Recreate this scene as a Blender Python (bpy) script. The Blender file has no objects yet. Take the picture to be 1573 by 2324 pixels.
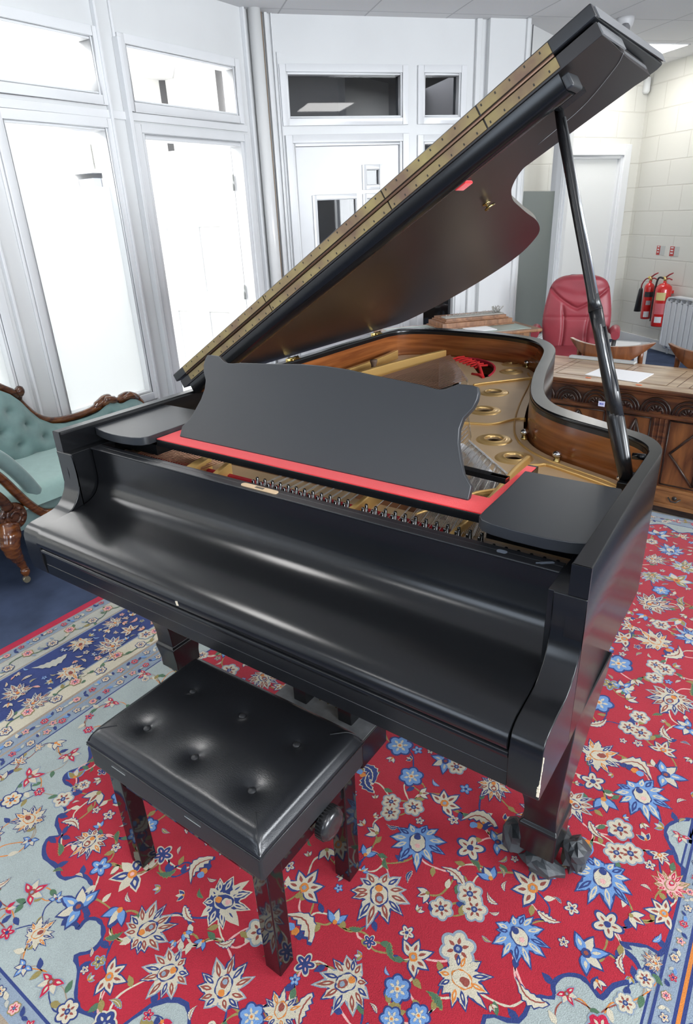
import bpy, bmesh, math, random
from mathutils import Vector, Matrix
random.seed(7)
PI = math.pi
scene = bpy.context.scene
COL = scene.collection
R = math.radians

# ------------------------------------------------------------------ materials
MATS = {}
def nt(m):
    m.use_nodes = True
    return m.node_tree.nodes, m.node_tree.links
def mat(name, col, rough=.5, metal=0., spec=.5, coat=0., noise=0., nscale=40., bump=0., bscale=200., emit=None, estr=0., sheen=0., col2=None, stretch=None, coat_rough=.08):
    """plain principled surface with procedural colour variation and bump"""
    if name in MATS: return MATS[name]
    m = bpy.data.materials.new(name); N, L = nt(m)
    b = N['Principled BSDF']
    b.inputs['Base Color'].default_value = (*col, 1)
    b.inputs['Roughness'].default_value = rough
    b.inputs['Metallic'].default_value = metal
    b.inputs['Specular IOR Level'].default_value = spec
    b.inputs['Coat Weight'].default_value = coat
    b.inputs['Coat Roughness'].default_value = coat_rough
    b.inputs['Sheen Weight'].default_value = sheen
    if emit:
        b.inputs['Emission Color'].default_value = (*emit, 1); b.inputs['Emission Strength'].default_value = estr
    tc = N.new('ShaderNodeTexCoord')
    src = tc.outputs['Object']
    if stretch:
        mp = N.new('ShaderNodeMapping'); mp.inputs['Scale'].default_value = stretch
        L.new(src, mp.inputs['Vector']); src = mp.outputs['Vector']
    if noise or col2:
        n = N.new('ShaderNodeTexNoise'); n.inputs['Scale'].default_value = nscale; n.inputs['Detail'].default_value = 6
        L.new(src, n.inputs['Vector'])
        r = N.new('ShaderNodeValToRGB')
        c2 = col2 if col2 else tuple(min(1, c*(1+noise)) for c in col)
        c1 = col if col2 else tuple(c*(1-noise) for c in col)
        r.color_ramp.elements[0].position = .3; r.color_ramp.elements[1].position = .7
        r.color_ramp.elements[0].color = (*c1, 1); r.color_ramp.elements[1].color = (*c2, 1)
        L.new(n.outputs['Fac'], r.inputs['Fac']); L.new(r.outputs['Color'], b.inputs['Base Color'])
    if bump:
        n2 = N.new('ShaderNodeTexNoise'); n2.inputs['Scale'].default_value = bscale; n2.inputs['Detail'].default_value = 3
        L.new(src, n2.inputs['Vector'])
        bp = N.new('ShaderNodeBump'); bp.inputs['Strength'].default_value = bump; bp.inputs['Distance'].default_value = .002
        L.new(n2.outputs['Fac'], bp.inputs['Height']); L.new(bp.outputs['Normal'], b.inputs['Normal'])
    MATS[name] = m
    return m

def wood(name, c1, c2, rough=.35, axis=(1., 12., 12.), scale=3., coat=.0):
    """streaky wood grain: stretched noise between two colours"""
    if name in MATS: return MATS[name]
    m = bpy.data.materials.new(name); N, L = nt(m); b = N['Principled BSDF']
    tc = N.new('ShaderNodeTexCoord'); mp = N.new('ShaderNodeMapping'); mp.inputs['Scale'].default_value = axis
    n = N.new('ShaderNodeTexNoise'); n.inputs['Scale'].default_value = scale; n.inputs['Detail'].default_value = 8; n.inputs['Distortion'].default_value = .6
    r = N.new('ShaderNodeValToRGB')
    r.color_ramp.elements[0].position = .35; r.color_ramp.elements[1].position = .68
    r.color_ramp.elements[0].color = (*c1, 1); r.color_ramp.elements[1].color = (*c2, 1)
    L.new(tc.outputs['Object'], mp.inputs['Vector']); L.new(mp.outputs['Vector'], n.inputs['Vector'])
    L.new(n.outputs['Fac'], r.inputs['Fac']); L.new(r.outputs['Color'], b.inputs['Base Color'])
    b.inputs['Roughness'].default_value = rough; b.inputs['Coat Weight'].default_value = coat; b.inputs['Coat Roughness'].default_value = .12
    bp = N.new('ShaderNodeBump'); bp.inputs['Strength'].default_value = .15; bp.inputs['Distance'].default_value = .001
    L.new(n.outputs['Fac'], bp.inputs['Height']); L.new(bp.outputs['Normal'], b.inputs['Normal'])
    MATS[name] = m
    return m

def glass_clear(name, tint=(1, 1, 1), refl=.08):
    if name in MATS: return MATS[name]
    m = bpy.data.materials.new(name); N, L = nt(m); N.remove(N['Principled BSDF']); out = N['Material Output']
    t = N.new('ShaderNodeBsdfTransparent'); t.inputs['Color'].default_value = (*tint, 1)
    g = N.new('ShaderNodeBsdfGlossy'); g.inputs['Roughness'].default_value = .02
    lw = N.new('ShaderNodeFresnel'); lw.inputs['IOR'].default_value = 1.5
    ge = N.new('ShaderNodeNewGeometry'); om = N.new('ShaderNodeMath'); om.operation = 'SUBTRACT'; om.inputs[0].default_value = 1; L.new(ge.outputs['Backfacing'], om.inputs[1])
    ml = N.new('ShaderNodeMath'); ml.operation = 'MULTIPLY'; L.new(lw.outputs['Fac'], ml.inputs[0]); L.new(om.outputs['Value'], ml.inputs[1])
    mx = N.new('ShaderNodeMixShader')
    L.new(ml.outputs['Value'], mx.inputs['Fac']); L.new(t.outputs['BSDF'], mx.inputs[1]); L.new(g.outputs['BSDF'], mx.inputs[2])
    L.new(mx.outputs['Shader'], out.inputs['Surface'])
    MATS[name] = m
    return m

def glass_frost(name, col=(.92, .96, .96), rough=.4, mixf=.5):
    if name in MATS: return MATS[name]
    m = bpy.data.materials.new(name); N, L = nt(m); N.remove(N['Principled BSDF']); out = N['Material Output']
    t = N.new('ShaderNodeBsdfTranslucent'); t.inputs['Color'].default_value = (*col, 1)
    d = N.new('ShaderNodeBsdfDiffuse'); d.inputs['Color'].default_value = (*[c*.5 for c in col], 1)
    g = N.new('ShaderNodeBsdfRefraction'); g.inputs['Roughness'].default_value = rough; g.inputs['IOR'].default_value = 1.3; g.inputs['Color'].default_value = (*col, 1)
    a = N.new('ShaderNodeMixShader'); a.inputs['Fac'].default_value = .25
    c = N.new('ShaderNodeMixShader'); c.inputs['Fac'].default_value = mixf
    L.new(t.outputs['BSDF'], a.inputs[1]); L.new(d.outputs['BSDF'], a.inputs[2])
    L.new(a.outputs['Shader'], c.inputs[1]); L.new(g.outputs['BSDF'], c.inputs[2]); L.new(c.outputs['Shader'], out.inputs['Surface'])
    MATS[name] = m
    return m

def rugmat(name, col, var=.16):
    """wool pile: colour with fine fibre variation and strong fuzz bump"""
    m = bpy.data.materials.new(name); N, L = nt(m); b = N['Principled BSDF']
    b.inputs['Roughness'].default_value = 1; b.inputs['Specular IOR Level'].default_value = .1
    b.inputs['Sheen Weight'].default_value = .15
    tc = N.new('ShaderNodeTexCoord')
    n = N.new('ShaderNodeTexNoise'); n.inputs['Scale'].default_value = 420; n.inputs['Detail'].default_value = 3
    n3 = N.new('ShaderNodeTexNoise'); n3.inputs['Scale'].default_value = 9; n3.inputs['Detail'].default_value = 3
    ad = N.new('ShaderNodeMath'); ad.operation = 'MULTIPLY_ADD'; ad.inputs[1].default_value = .5
    L.new(tc.outputs['Object'], n.inputs['Vector']); L.new(tc.outputs['Object'], n3.inputs['Vector'])
    L.new(n3.outputs['Fac'], ad.inputs[0]); L.new(n.outputs['Fac'], ad.inputs[2])
    r = N.new('ShaderNodeValToRGB'); r.color_ramp.elements[0].position = .45; r.color_ramp.elements[1].position = 1.05 if False else 1.0
    r.color_ramp.elements[0].color = (*[c*(1-var) for c in col], 1); r.color_ramp.elements[1].color = (*[min(1, c*(1+var*1.2)) for c in col], 1)
    L.new(ad.outputs['Value'], r.inputs['Fac']); L.new(r.outputs['Color'], b.inputs['Base Color'])
    bp = N.new('ShaderNodeBump'); bp.inputs['Strength'].default_value = .6; bp.inputs['Distance'].default_value = .003
    L.new(n.outputs['Fac'], bp.inputs['Height']); L.new(bp.outputs['Normal'], b.inputs['Normal'])
    return m

# ------------------------------------------------------------------ mesh builder
class MB:
    def __init__(s): s.v = []; s.f = []; s.m = []; s.sm = []
    def add(s, vs, fs, mi=0, smooth=False):
        o = len(s.v); s.v += [tuple(v) for v in vs]
        for f in fs: s.f.append([i+o for i in f]); s.m.append(mi); s.sm.append(smooth)
        return s
    def box(s, x0, x1, y0, y1, z0, z1, mi=0, X=None):
        vs = [Vector(p) for p in ((x0,y0,z0),(x1,y0,z0),(x1,y1,z0),(x0,y1,z0),(x0,y0,z1),(x1,y0,z1),(x1,y1,z1),(x0,y1,z1))]
        if X: vs = [X(v) for v in vs]
        return s.add(vs, [(0,3,2,1),(4,5,6,7),(0,1,5,4),(1,2,6,5),(2,3,7,6),(3,0,4,7)], mi)
    def obox(s, c, ax, ay, az, hx, hy, hz, mi=0):
        c = Vector(c); ax = Vector(ax).normalized(); ay = Vector(ay).normalized(); az = Vector(az).normalized()
        return s.box(-hx, hx, -hy, hy, -hz, hz, mi, X=lambda v: c+ax*v.x+ay*v.y+az*v.z)
    def prism(s, pts, t0, t1, fn, mi=0, smooth=False, cap=True):
        """pts: closed 2D profile; fn(a,b,t)->3D"""
        n = len(pts)
        vs = [fn(a, b, t0) for a, b in pts]+[fn(a, b, t1) for a, b in pts]
        s.add(vs, [(i, (i+1) % n, n+(i+1) % n, n+i) for i in range(n)], mi, smooth)
        if cap: s.add(vs, [list(range(n))[::-1], [n+i for i in range(n)]], mi)
        return s
    def strip(s, A, B, mi=0, smooth=True, closed=False):
        n = len(A); m = n if closed else n-1
        return s.add(list(A)+list(B), [(i, (i+1) % n, n+(i+1) % n, n+i) for i in range(m)], mi, smooth)
    def tube(s, path, r, seg=10, mi=0, closed=False, cap=True, sx=1., sy=1., up=(0, 0, 1)):
        P = [Vector(p) for p in path]; n = len(P)
        rr = r if isinstance(r, (list, tuple)) else [r]*n
        vs = []; prev = None
        for i in range(n):
            if closed: d = P[(i+1) % n]-P[i-1]
            else: d = P[min(i+1, n-1)]-P[max(i-1, 0)]
            d.normalize(); u = Vector(up)
            if prev is not None: u = prev
            a = u-d*u.dot(d)
            if a.length < 1e-4: a = Vector((1, 0, 0))-d*d.x
            a.normalize(); b = d.cross(a); prev = a
            for k in range(seg):
                t = 2*PI*k/seg; vs.append(P[i]+(a*math.cos(t)*sx+b*math.sin(t)*sy)*rr[i])
        fs = []
        for i in range(n if closed else n-1):
            j = (i+1) % n
            for k in range(seg): fs.append((i*seg+k, i*seg+(k+1) % seg, j*seg+(k+1) % seg, j*seg+k))
        s.add(vs, fs, mi, True)
        if cap and not closed:
            s.add(vs, [list(range(seg))[::-1], [(n-1)*seg+k for k in range(seg)]], mi)
        return s
    def lathe(s, prof, c, seg=24, axis=(0, 0, 1), mi=0, cap=True):
        """prof: [(r,h)...] around axis through c"""
        az = Vector(axis).normalized(); ax = az.orthogonal().normalized(); ay = az.cross(ax); c = Vector(c)
        vs = []
        for r, h in prof:
            for k in range(seg):
                t = 2*PI*k/seg; vs.append(c+az*h+(ax*math.cos(t)+ay*math.sin(t))*max(r, 1e-5))
        fs = []
        for i in range(len(prof)-1):
            for k in range(seg): fs.append((i*seg+k, i*seg+(k+1) % seg, (i+1)*seg+(k+1) % seg, (i+1)*seg+k))
        s.add(vs, fs, mi, True)
        if cap and prof[0][0] > 1e-4: s.add(vs, [list(range(seg))[::-1]], mi)
        if cap and prof[-1][0] > 1e-4: s.add(vs, [[(len(prof)-1)*seg+k for k in range(seg)]], mi)
        return s
    def grid(s, fn, nu, nv, mi=0, smooth=True):
        vs = [fn(i/nu, j/nv) for j in range(nv+1) for i in range(nu+1)]
        fs = [(j*(nu+1)+i, j*(nu+1)+i+1, (j+1)*(nu+1)+i+1, (j+1)*(nu+1)+i) for j in range(nv) for i in range(nu)]
        return s.add(vs, fs, mi, smooth)
    def poly(s, pts, mi=0): return s.add(pts, [list(range(len(pts)))], mi)

def root_loc(p):
    l = Vector((0, 0, 0))
    while p is not None: l += p.location; p = p.parent
    return l
def obj(name, mb, mats, parent=None, bevel=0, seg=2, subsurf=0, org=None, fixn=True, solid=0, ang=35):
    me = bpy.data.meshes.new(name)
    o = Vector(org) if org is not None else Vector((0, 0, 0))
    base = root_loc(parent) if parent else Vector((0, 0, 0))
    me.from_pydata([tuple(Vector(v)-base-o) for v in mb.v], [], mb.f)
    ms = mats if isinstance(mats, (list, tuple)) else [mats]
    for m in ms: me.materials.append(m)
    me.polygons.foreach_set('material_index', mb.m); me.polygons.foreach_set('use_smooth', mb.sm)
    if fixn:
        bm = bmesh.new(); bm.from_mesh(me); bmesh.ops.remove_doubles(bm, verts=bm.verts, dist=1e-6)
        bmesh.ops.recalc_face_normals(bm, faces=bm.faces); bm.to_mesh(me); bm.free()
    me.update()
    ob = bpy.data.objects.new(name, me); COL.objects.link(ob)
    if parent: ob.parent = parent
    ob.location = o
    if solid:
        md = ob.modifiers.new('s', 'SOLIDIFY'); md.thickness = solid; md.offset = 0
    if bevel:
        md = ob.modifiers.new('b', 'BEVEL'); md.width = bevel; md.segments = seg; md.limit_method = 'ANGLE'; md.angle_limit = R(ang); md.harden_normals = False
        for p in me.polygons: p.use_smooth = True
        md2 = ob.modifiers.new('w', 'WEIGHTED_NORMAL'); md2.keep_sharp = False
    if subsurf:
        md = ob.modifiers.new('u', 'SUBSURF'); md.levels = subsurf; md.render_levels = subsurf
    return ob
def tag(o, label, cat, group=None):
    o['label'] = label; o['category'] = cat
    if group: o['group'] = group
    return o
def thing(name, label, cat, loc=(0, 0, 0), group=None):
    o = bpy.data.objects.new(name, None); COL.objects.link(o); o.location = loc; o.empty_display_size = .05
    return tag(o, label, cat, group)
def part_label(o, l): o['label'] = l; return o
def struct(name, mb, mats, **k):
    o = obj(name, mb, mats, **k); o['kind'] = 'structure'; return o
def sroot(name, loc=(0, 0, 0)):
    o = bpy.data.objects.new(name, None); COL.objects.link(o); o.location = loc; o['kind'] = 'structure'; return o
def smooth_curve(pts, n=8, closed=False):
    out = []; N = len(pts); pts = [Vector(p) for p in pts]
    for i in range(N if closed else N-1):
        p0 = pts[i-1] if (i > 0 or closed) else pts[0]*2-pts[1]
        p1 = pts[i]; p2 = pts[(i+1) % N]
        p3 = pts[(i+2) % N] if (i+2 < N or closed) else pts[-1]*2-pts[-2]
        for k in range(n):
            t = k/n
            out.append(.5*((2*p1)+(p2-p0)*t+(2*p0-5*p1+4*p2-p3)*t*t+(-p0+3*p1-3*p2+p3)*t**3))
    if not closed: out.append(pts[-1])
    return out

# ------------------------------------------------------------------ camera
cam = bpy.data.cameras.new('camera'); co = bpy.data.objects.new('camera', cam); COL.objects.link(co)
cy, sy = math.cos(-.6332), math.sin(-.6332); cp, sp = math.cos(.4364), math.sin(.4364); cr, sr = math.cos(-.0458), math.sin(-.0458)
F = Vector((sy*cp, cy*cp, -sp)); R0 = Vector((cy, -sy, 0)); U0 = R0.cross(F)
Rv = cr*R0+sr*U0; Uv = -sr*R0+cr*U0
co.matrix_world = Matrix(((Rv.x, Uv.x, -F.x, .9453), (Rv.y, Uv.y, -F.y, -.7768), (Rv.z, Uv.z, -F.z, 1.5049), (0, 0, 0, 1)))
cam.sensor_fit = 'HORIZONTAL'; cam.sensor_width = 36; cam.lens = 36*1458.25/1573; cam.clip_start = .02; cam.clip_end = 100
scene.camera = co
scene.view_settings.view_transform = 'Standard'; scene.view_settings.look = 'None'; scene.view_settings.gamma = 1
scene.view_settings.use_curve_mapping = False; scene.view_settings.exposure = .30
# ------------------------------------------------------------------ the room
M_white = mat('white_gloss_paint', (.80, .81, .82), .22, noise=.03, nscale=3, spec=.5)
M_wallw = mat('white_panel_paint', (.74, .75, .75), .28, noise=.03, nscale=2)
M_far = mat('far_room_paint', (.86, .86, .84), .8)
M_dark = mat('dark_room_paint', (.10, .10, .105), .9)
M_lamp = mat('lamp_diffuser', (1, 1, 1), .5, emit=(1, .985, .96), estr=12)
M_clear = glass_clear('clear_glass')
M_tint = glass_clear('dark_glass', (.55, .56, .58))
M_frost = glass_frost('frosted_glass', (.80, .82, .83), .38, .45)
M_frostg = glass_frost('grey_frosted_film', (.80, .84, .82), .35, .12)
ZC = 2.71

def frame(ox, oy, ang, sgn=1):
    a = R(ang); d = Vector((math.cos(a), math.sin(a), 0)); n = Vector((math.sin(a), -math.cos(a), 0))*sgn
    O = Vector((ox, oy, 0))
    def X(v): return O+d*v.x+n*v.y+Vector((0, 0, v.z))     # x along wall, y out of the wall into the room, z up
    X.d = d; X.n = n; X.O = O
    return X
WL = frame(-2.45, 2.0, 91.7)
WB = frame(-2.485, 3.172, 51)
W4 = frame(-1.26, 4.68, 90)
WD = frame(-1.0, 7.485, 65)
WR = frame(-.2485, 6.83, 139, -1)

def wall(name, X, u0, u1, holes, m, z0=0, z1=ZC, t=.10, **k):
    us = sorted({u0, u1, *[h[0] for h in holes], *[h[1] for h in holes]}); zs = sorted({z0, z1, *[h[2] for h in holes], *[h[3] for h in holes]})
    mb = MB()
    for i in range(len(us)-1):
        for j in range(len(zs)-1):
            uc = (us[i]+us[i+1])/2; zc = (zs[j]+zs[j+1])/2
            if any(h[0] < uc < h[1] and h[2] < zc < h[3] for h in holes): continue
            mb.box(us[i], us[i+1], -t, 0, zs[j], zs[j+1], 0, X)
    return struct(name, mb, m, **k)
def architrave(mb, X, h, w=.045, p=.018, inner=.014, bottom=True):
    u0, u1, z0, z1 = h
    for (a, b, c, d) in ((u0-w, u0, z0-(w if bottom else 0), z1+w), (u1, u1+w, z0-(w if bottom else 0), z1+w), (u0, u1, z1, z1+w)) + (((u0, u1, z0-w, z0),) if bottom else ()):
        mb.box(a, b, 0, p, c, d, 0, X)
    for (a, b, c, d) in ((u0, u0+inner, z0, z1), (u1-inner, u1, z0, z1), (u0+inner, u1-inner, z1-inner, z1)) + (((u0+inner, u1-inner, z0, z0+inner),) if bottom else ()):
        mb.box(a, b, -.09, .006, c, d, 0, X)
wn = [0]
def window(X, h, glass, wfr=.045, p=.018, split=None, bottom=True, gy=-.05):
    wn[0] += 1
    r = sroot('window_%d' % wn[0], X(Vector(((h[0]+h[1])/2, 0, h[2]))))
    mb = MB(); architrave(mb, X, h, wfr, p, bottom=bottom)
    obj('window_frame', mb, M_white, r, bevel=.003)
    if glass:
        g = MB()
        if split:
            g.box(h[0]+.01, h[1]-.01, gy, gy+.004, h[2]+.01, split, 0, X); obj('frosted_pane', g, glass, r)
            g = MB(); g.box(h[0]+.01, h[1]-.01, gy, gy+.004, split, h[3]-.01, 0, X); obj('clear_pane', g, M_clear, r)
        else:
            g.box(h[0]+.01, h[1]-.01, gy, gy+.004, h[2]+.01, h[3]-.01, 0, X); obj('glass_pane', g, glass, r)
    return r

# floor: dark blue cord carpet
M_floor = mat('dark_blue_carpet', (.055, .075, .13), .95, noise=.25, nscale=6, bump=.4, bscale=500, spec=.15)
fl = MB(); fl.box(-6, 4.6, -4.6, 10.5, -.06, -.008); struct('floor', fl, M_floor)

# suspended ceiling with 600 mm tiles turned to the back wall
def ceiling_mat():
    m = bpy.data.materials.new('ceiling_tiles'); N, L = nt(m); b = N['Principled BSDF']
    tc = N.new('ShaderNodeTexCoord'); mp = N.new('ShaderNodeMapping'); mp.vector_type = 'TEXTURE'
    mp.inputs['Location'].default_value = (-1.18, 4.60, 0); mp.inputs['Rotation'].default_value = (0, 0, R(51))
    br = N.new('ShaderNodeTexBrick'); br.offset = 0; br.inputs['Scale'].default_value = 1; br.inputs['Brick Width'].default_value = .6; br.inputs['Row Height'].default_value = .6
    br.inputs['Mortar Size'].default_value = .006; br.inputs['Mortar Smooth'].default_value = .3
    br.inputs['Color1'].default_value = (.80, .80, .80, 1); br.inputs['Color2'].default_value = (.78, .78, .785, 1); br.inputs['Mortar'].default_value = (.55, .55, .56, 1)
    n = N.new('ShaderNodeTexNoise'); n.inputs['Scale'].default_value = 150
    mx = N.new('ShaderNodeMix'); mx.data_type = 'RGBA'; mx.blend_type = 'MULTIPLY'; mx.inputs['Factor'].default_value = .12
    L.new(tc.outputs['Object'], mp.inputs['Vector']); L.new(mp.outputs['Vector'], br.inputs['Vector'])
    L.new(tc.outputs['Object'], n.inputs['Vector'])
    L.new(br.outputs['Color'], mx.inputs['A']); L.new(n.outputs['Color'], mx.inputs['B']); L.new(mx.outputs['Result'], b.inputs['Base Color'])
    b.inputs['Roughness'].default_value = .9
    bp = N.new('ShaderNodeBump'); bp.inputs['Strength'].default_value = .5; bp.inputs['Distance'].default_value = .004; bp.invert = True
    L.new(br.outputs['Fac'], bp.inputs['Height']); L.new(bp.outputs['Normal'], b.inputs['Normal'])
    return m
ce = MB(); ce.box(-6, 4.6, -4.6, 10.5, ZC, ZC+.05); struct('ceiling', ce, ceiling_mat())

# left wall (glazed screen), doorway at its far end
winA = (-.812, -.205, .515, 1.973); trA = (-.80, -.205, 2.125, 2.383)
trB = (.0, .875, 2.11, 2.38); dorB = (.022, .90, .0, 1.962)
winC = (-1.75, -1.06, .515, 1.973); trC = (-1.75, -1.03, 2.125, 2.383)
wall('wall_left', WL, -6.6, 1.16, [winA, trA, trB, dorB, winC, trC, (-4.6, -2.2, .9, 2.3)], M_wallw)
window(WL, winA, M_frost, split=1.69); window(WL, trA, M_clear); window(WL, trB, M_clear); window(WL, winC, M_frost, split=1.69); window(WL, trC, M_clear)
window(WL, (-4.6, -2.2, .9, 2.3), M_clear)
mb = MB()
for u in (-.125, -.935):                       # mullion beads and posts
    mb.box(u-.055, u-.04, 0, .03, .08, ZC, 0, WL); mb.box(u+.06, u+.075, 0, .012, .08, ZC, 0, WL)
mb.box(-.07, -.045, 0, .045, .0, 2.40, 0, WL)
for z in (2.04,): mb.box(-2., .95, 0, .012, z-.02, z+.02, 0, WL)
struct('trim_1', mb, M_white, bevel=.003)
# doorway: frame and the leaf standing open into the next room
d1 = sroot('door_1', WL(Vector((.46, 0, 0))))
mb = MB(); architrave(mb, WL, dorB, .045, .02, inner=.03, bottom=False); obj('door_frame', mb, M_white, d1, bevel=.003)
HX = WL(Vector((.868, -.09, 0)))
def LF(v):                                     # leaf: x from hinge edge, y thickness, z
    a = R(91.7+96); d = Vector((math.cos(a), math.sin(a), 0)); n = Vector((math.sin(a), -math.cos(a), 0))
    return HX+d*v.x+n*v.y+Vector((0, 0, v.z))
mb = MB()
LH = [(.16, .36, 1.0, 1.45), (.47, .67, 1.0, 1.45), (.47, .67, 1.55, 1.72), (.16, .36, .45, .85), (.47, .67, .45, .85)]
us = sorted({0, .82, *[h[0] for h in LH], *[h[1] for h in LH]}); zs = sorted({.01, 1.95, *[h[2] for h in LH], *[h[3] for h in LH]})
for i in range(len(us)-1):
    for j in range(len(zs)-1):
        uc = (us[i]+us[i+1])/2; zc = (zs[j]+zs[j+1])/2
        if any(h[0] < uc < h[1] and h[2] < zc < h[3] for h in LH): continue
        mb.box(us[i], us[i+1], 0, .04, zs[j], zs[j+1], 0, LF)
lf = obj('door_leaf', mb, M_white, d1)
mb = MB()
for h in LH: mb.box(h[0], h[1], .01, .03, h[2], h[3], 0, LF)
obj('door_panels', mb, M_far, lf)
M_steel = mat('hinge_steel', (.42, .43, .42), .35, metal=.8)
for z in (.28, 1.0, 1.72):
    mb = MB(); mb.tube([LF(Vector((-.005, -.012, z-.05))), LF(Vector((-.005, -.012, z+.05)))], .009, 8); obj('door_hinge', mb, M_steel, d1)

# next room seen through the glazing: bright, white, strip lamp, wall shelf
mb = MB(); mb.box(-4.75, -4.65, -2.2, 4.4, 0, ZC); mb.box(-4.65, -2.60, 4.2, 4.3, 0, ZC); mb.box(-4.65, -2.55, -2.3, -2.2, 0, ZC)
struct('wall_far_left', mb, M_far)
mb = MB(); mb.box(-4.65, -2.56, -2.2, 4.2, -.0075, .0); struct('next_room_bounce_floor', mb, mat('pale_bounce_floor', (.55, .56, .57), .4))  # pale sheet added to bounce light up to the next room's ceiling

# back wall, angled, with two transoms, a glazed door and a side light
tB1 = (.154, 1.0, 2.113, 2.387); tB2 = (1.163, 1.455, 2.113, 2.387); dB = (.17, 1.0, 0, 1.962); sB = (1.163, 1.455, .35, 1.955)
wall('wall_back', WB, -.03, 1.98, [tB1, tB2, dB, sB], M_wallw)
window(WB, tB1, M_tint); window(WB, tB2, M_tint); window(WB, sB, M_tint)
d2 = sroot('door_2', WB(Vector((.58, 0, 0))))
mb = MB(); architrave(mb, WB, dB, .05, .02, inner=.02, bottom=False); obj('door_frame', mb, M_white, d2, bevel=.003)
PB = [(.325, .635, .62, 1.597), (.716, .822, .62, 1.594), (.717, .822, 1.68, 1.787)]
us = sorted({.192, .978, *[h[0] for h in PB], *[h[1] for h in PB]}); zs = sorted({.01, 1.94, *[h[2] for h in PB], *[h[3] for h in PB]})
mb = MB()
for i in range(len(us)-1):
    for j in range(len(zs)-1):
        uc = (us[i]+us[i+1])/2; zc = (zs[j]+zs[j+1])/2
        if any(h[0] < uc < h[1] and h[2] < zc < h[3] for h in PB): continue
        mb.box(us[i], us[i+1], -.06, -.018, zs[j], zs[j+1], 0, WB)
lf2 = obj('door_leaf', mb, M_white, d2)
for h in PB:
    mb = MB(); architrave(mb, lambda v: WB(v+Vector((0, -.018, 0))), h, .03, .012, inner=.006); obj('glazing_bead', mb, M_white, lf2, bevel=.002)
    mb = MB(); mb.box(h[0], h[1], -.042, -.038, h[2], h[3], 0, WB); obj('glass_pane', mb, M_tint, lf2)
mb = MB(); mb.lathe([(0, 0), (.012, 0), (.012, .03), (.026, .04), (.028, .055), (.018, .066), (0, .068)], WB(Vector((.94, -.018, 1.0))), 16, WB.n)
obj('door_knob', mb, M_steel, lf2)
# dark room behind the back wall
def WBb(v): return WB(v)
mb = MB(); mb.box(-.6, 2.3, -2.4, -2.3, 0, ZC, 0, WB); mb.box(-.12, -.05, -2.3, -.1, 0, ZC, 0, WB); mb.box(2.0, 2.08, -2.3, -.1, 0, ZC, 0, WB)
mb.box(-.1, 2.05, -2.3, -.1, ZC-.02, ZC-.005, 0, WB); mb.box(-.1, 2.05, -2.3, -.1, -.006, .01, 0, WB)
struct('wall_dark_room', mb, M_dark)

# corner casing and pipe where the left and back walls meet
mb = MB()
mb.box(.985, 1.0, 0, .03, 0, ZC, 0, WL); mb.box(.03, .05, 0, .035, 0, ZC, 0, WB); mb.box(.075, .085, 0, .02, 0, ZC, 0, WB)
mb.box(.10, .108, 0, .012, 0, 2.5, 0, WB)
struct('trim_2', mb, M_white, bevel=.003)
mb = MB(); p = WL(Vector((1.075, .045, 0))); mb.tube([p, p+Vector((0, 0, ZC))], .042, 20)
struct('trim_3', mb, mat('white_pipe_paint', (.80, .80, .79), .18), )
mb = MB(); p = WB(Vector((.012, .03, 0))); mb.tube([p, p+Vector((0, 0, ZC))], .005, 8)
struct('trim_4', mb, mat('brown_sealant', (.30, .22, .15), .7))

# column proud of the back wall, then the short glazed screen going away
colX = frame(-1.445, 4.455, 51)
mb = MB(); mb.box(.0, .30, -.2, .05, 0, ZC, 0, colX); mb.box(-.09, -.05, .0, .03, 0, ZC, 0, colX); mb.box(.285, .315, -.01, .07, 0, ZC, 0, colX)
struct('trim_5', mb, M_wallw, bevel=.004)
s4 = (.16, 1.12, .30, 2.02)
wall('wall_screen', W4, -.02, 1.28, [s4], M_wallw, t=.09)
window(W4, s4, M_frostg, split=1.60)
mb = MB(); mb.box(1.16, 1.26, 0, .035, 0, 2.1, 0, W4); mb.box(.0, 1.28, 0, .02, 2.07, 2.12, 0, W4); struct('trim_6', mb, M_white, bevel=.003)
# room behind that screen: grey back with a pale panelled door
mb = MB(); mb.box(-3.3, -3.2, 4.9, 7.4, 0, ZC); struct('wall_beyond_screen', mb, mat('grey_room_paint', (.42, .42, .40), .8))
dd = sroot('door_3', (-2.4, 6.2, 0))
mb = MB()
for a in range(3): mb.box(-3.18, -3.14, 5.75+a*.36, 6.05+a*.36, .05, 2.0)
obj('door_panels', mb, mat('pale_yellow_paint', (.78, .78, .62), .6), dd)

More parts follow.
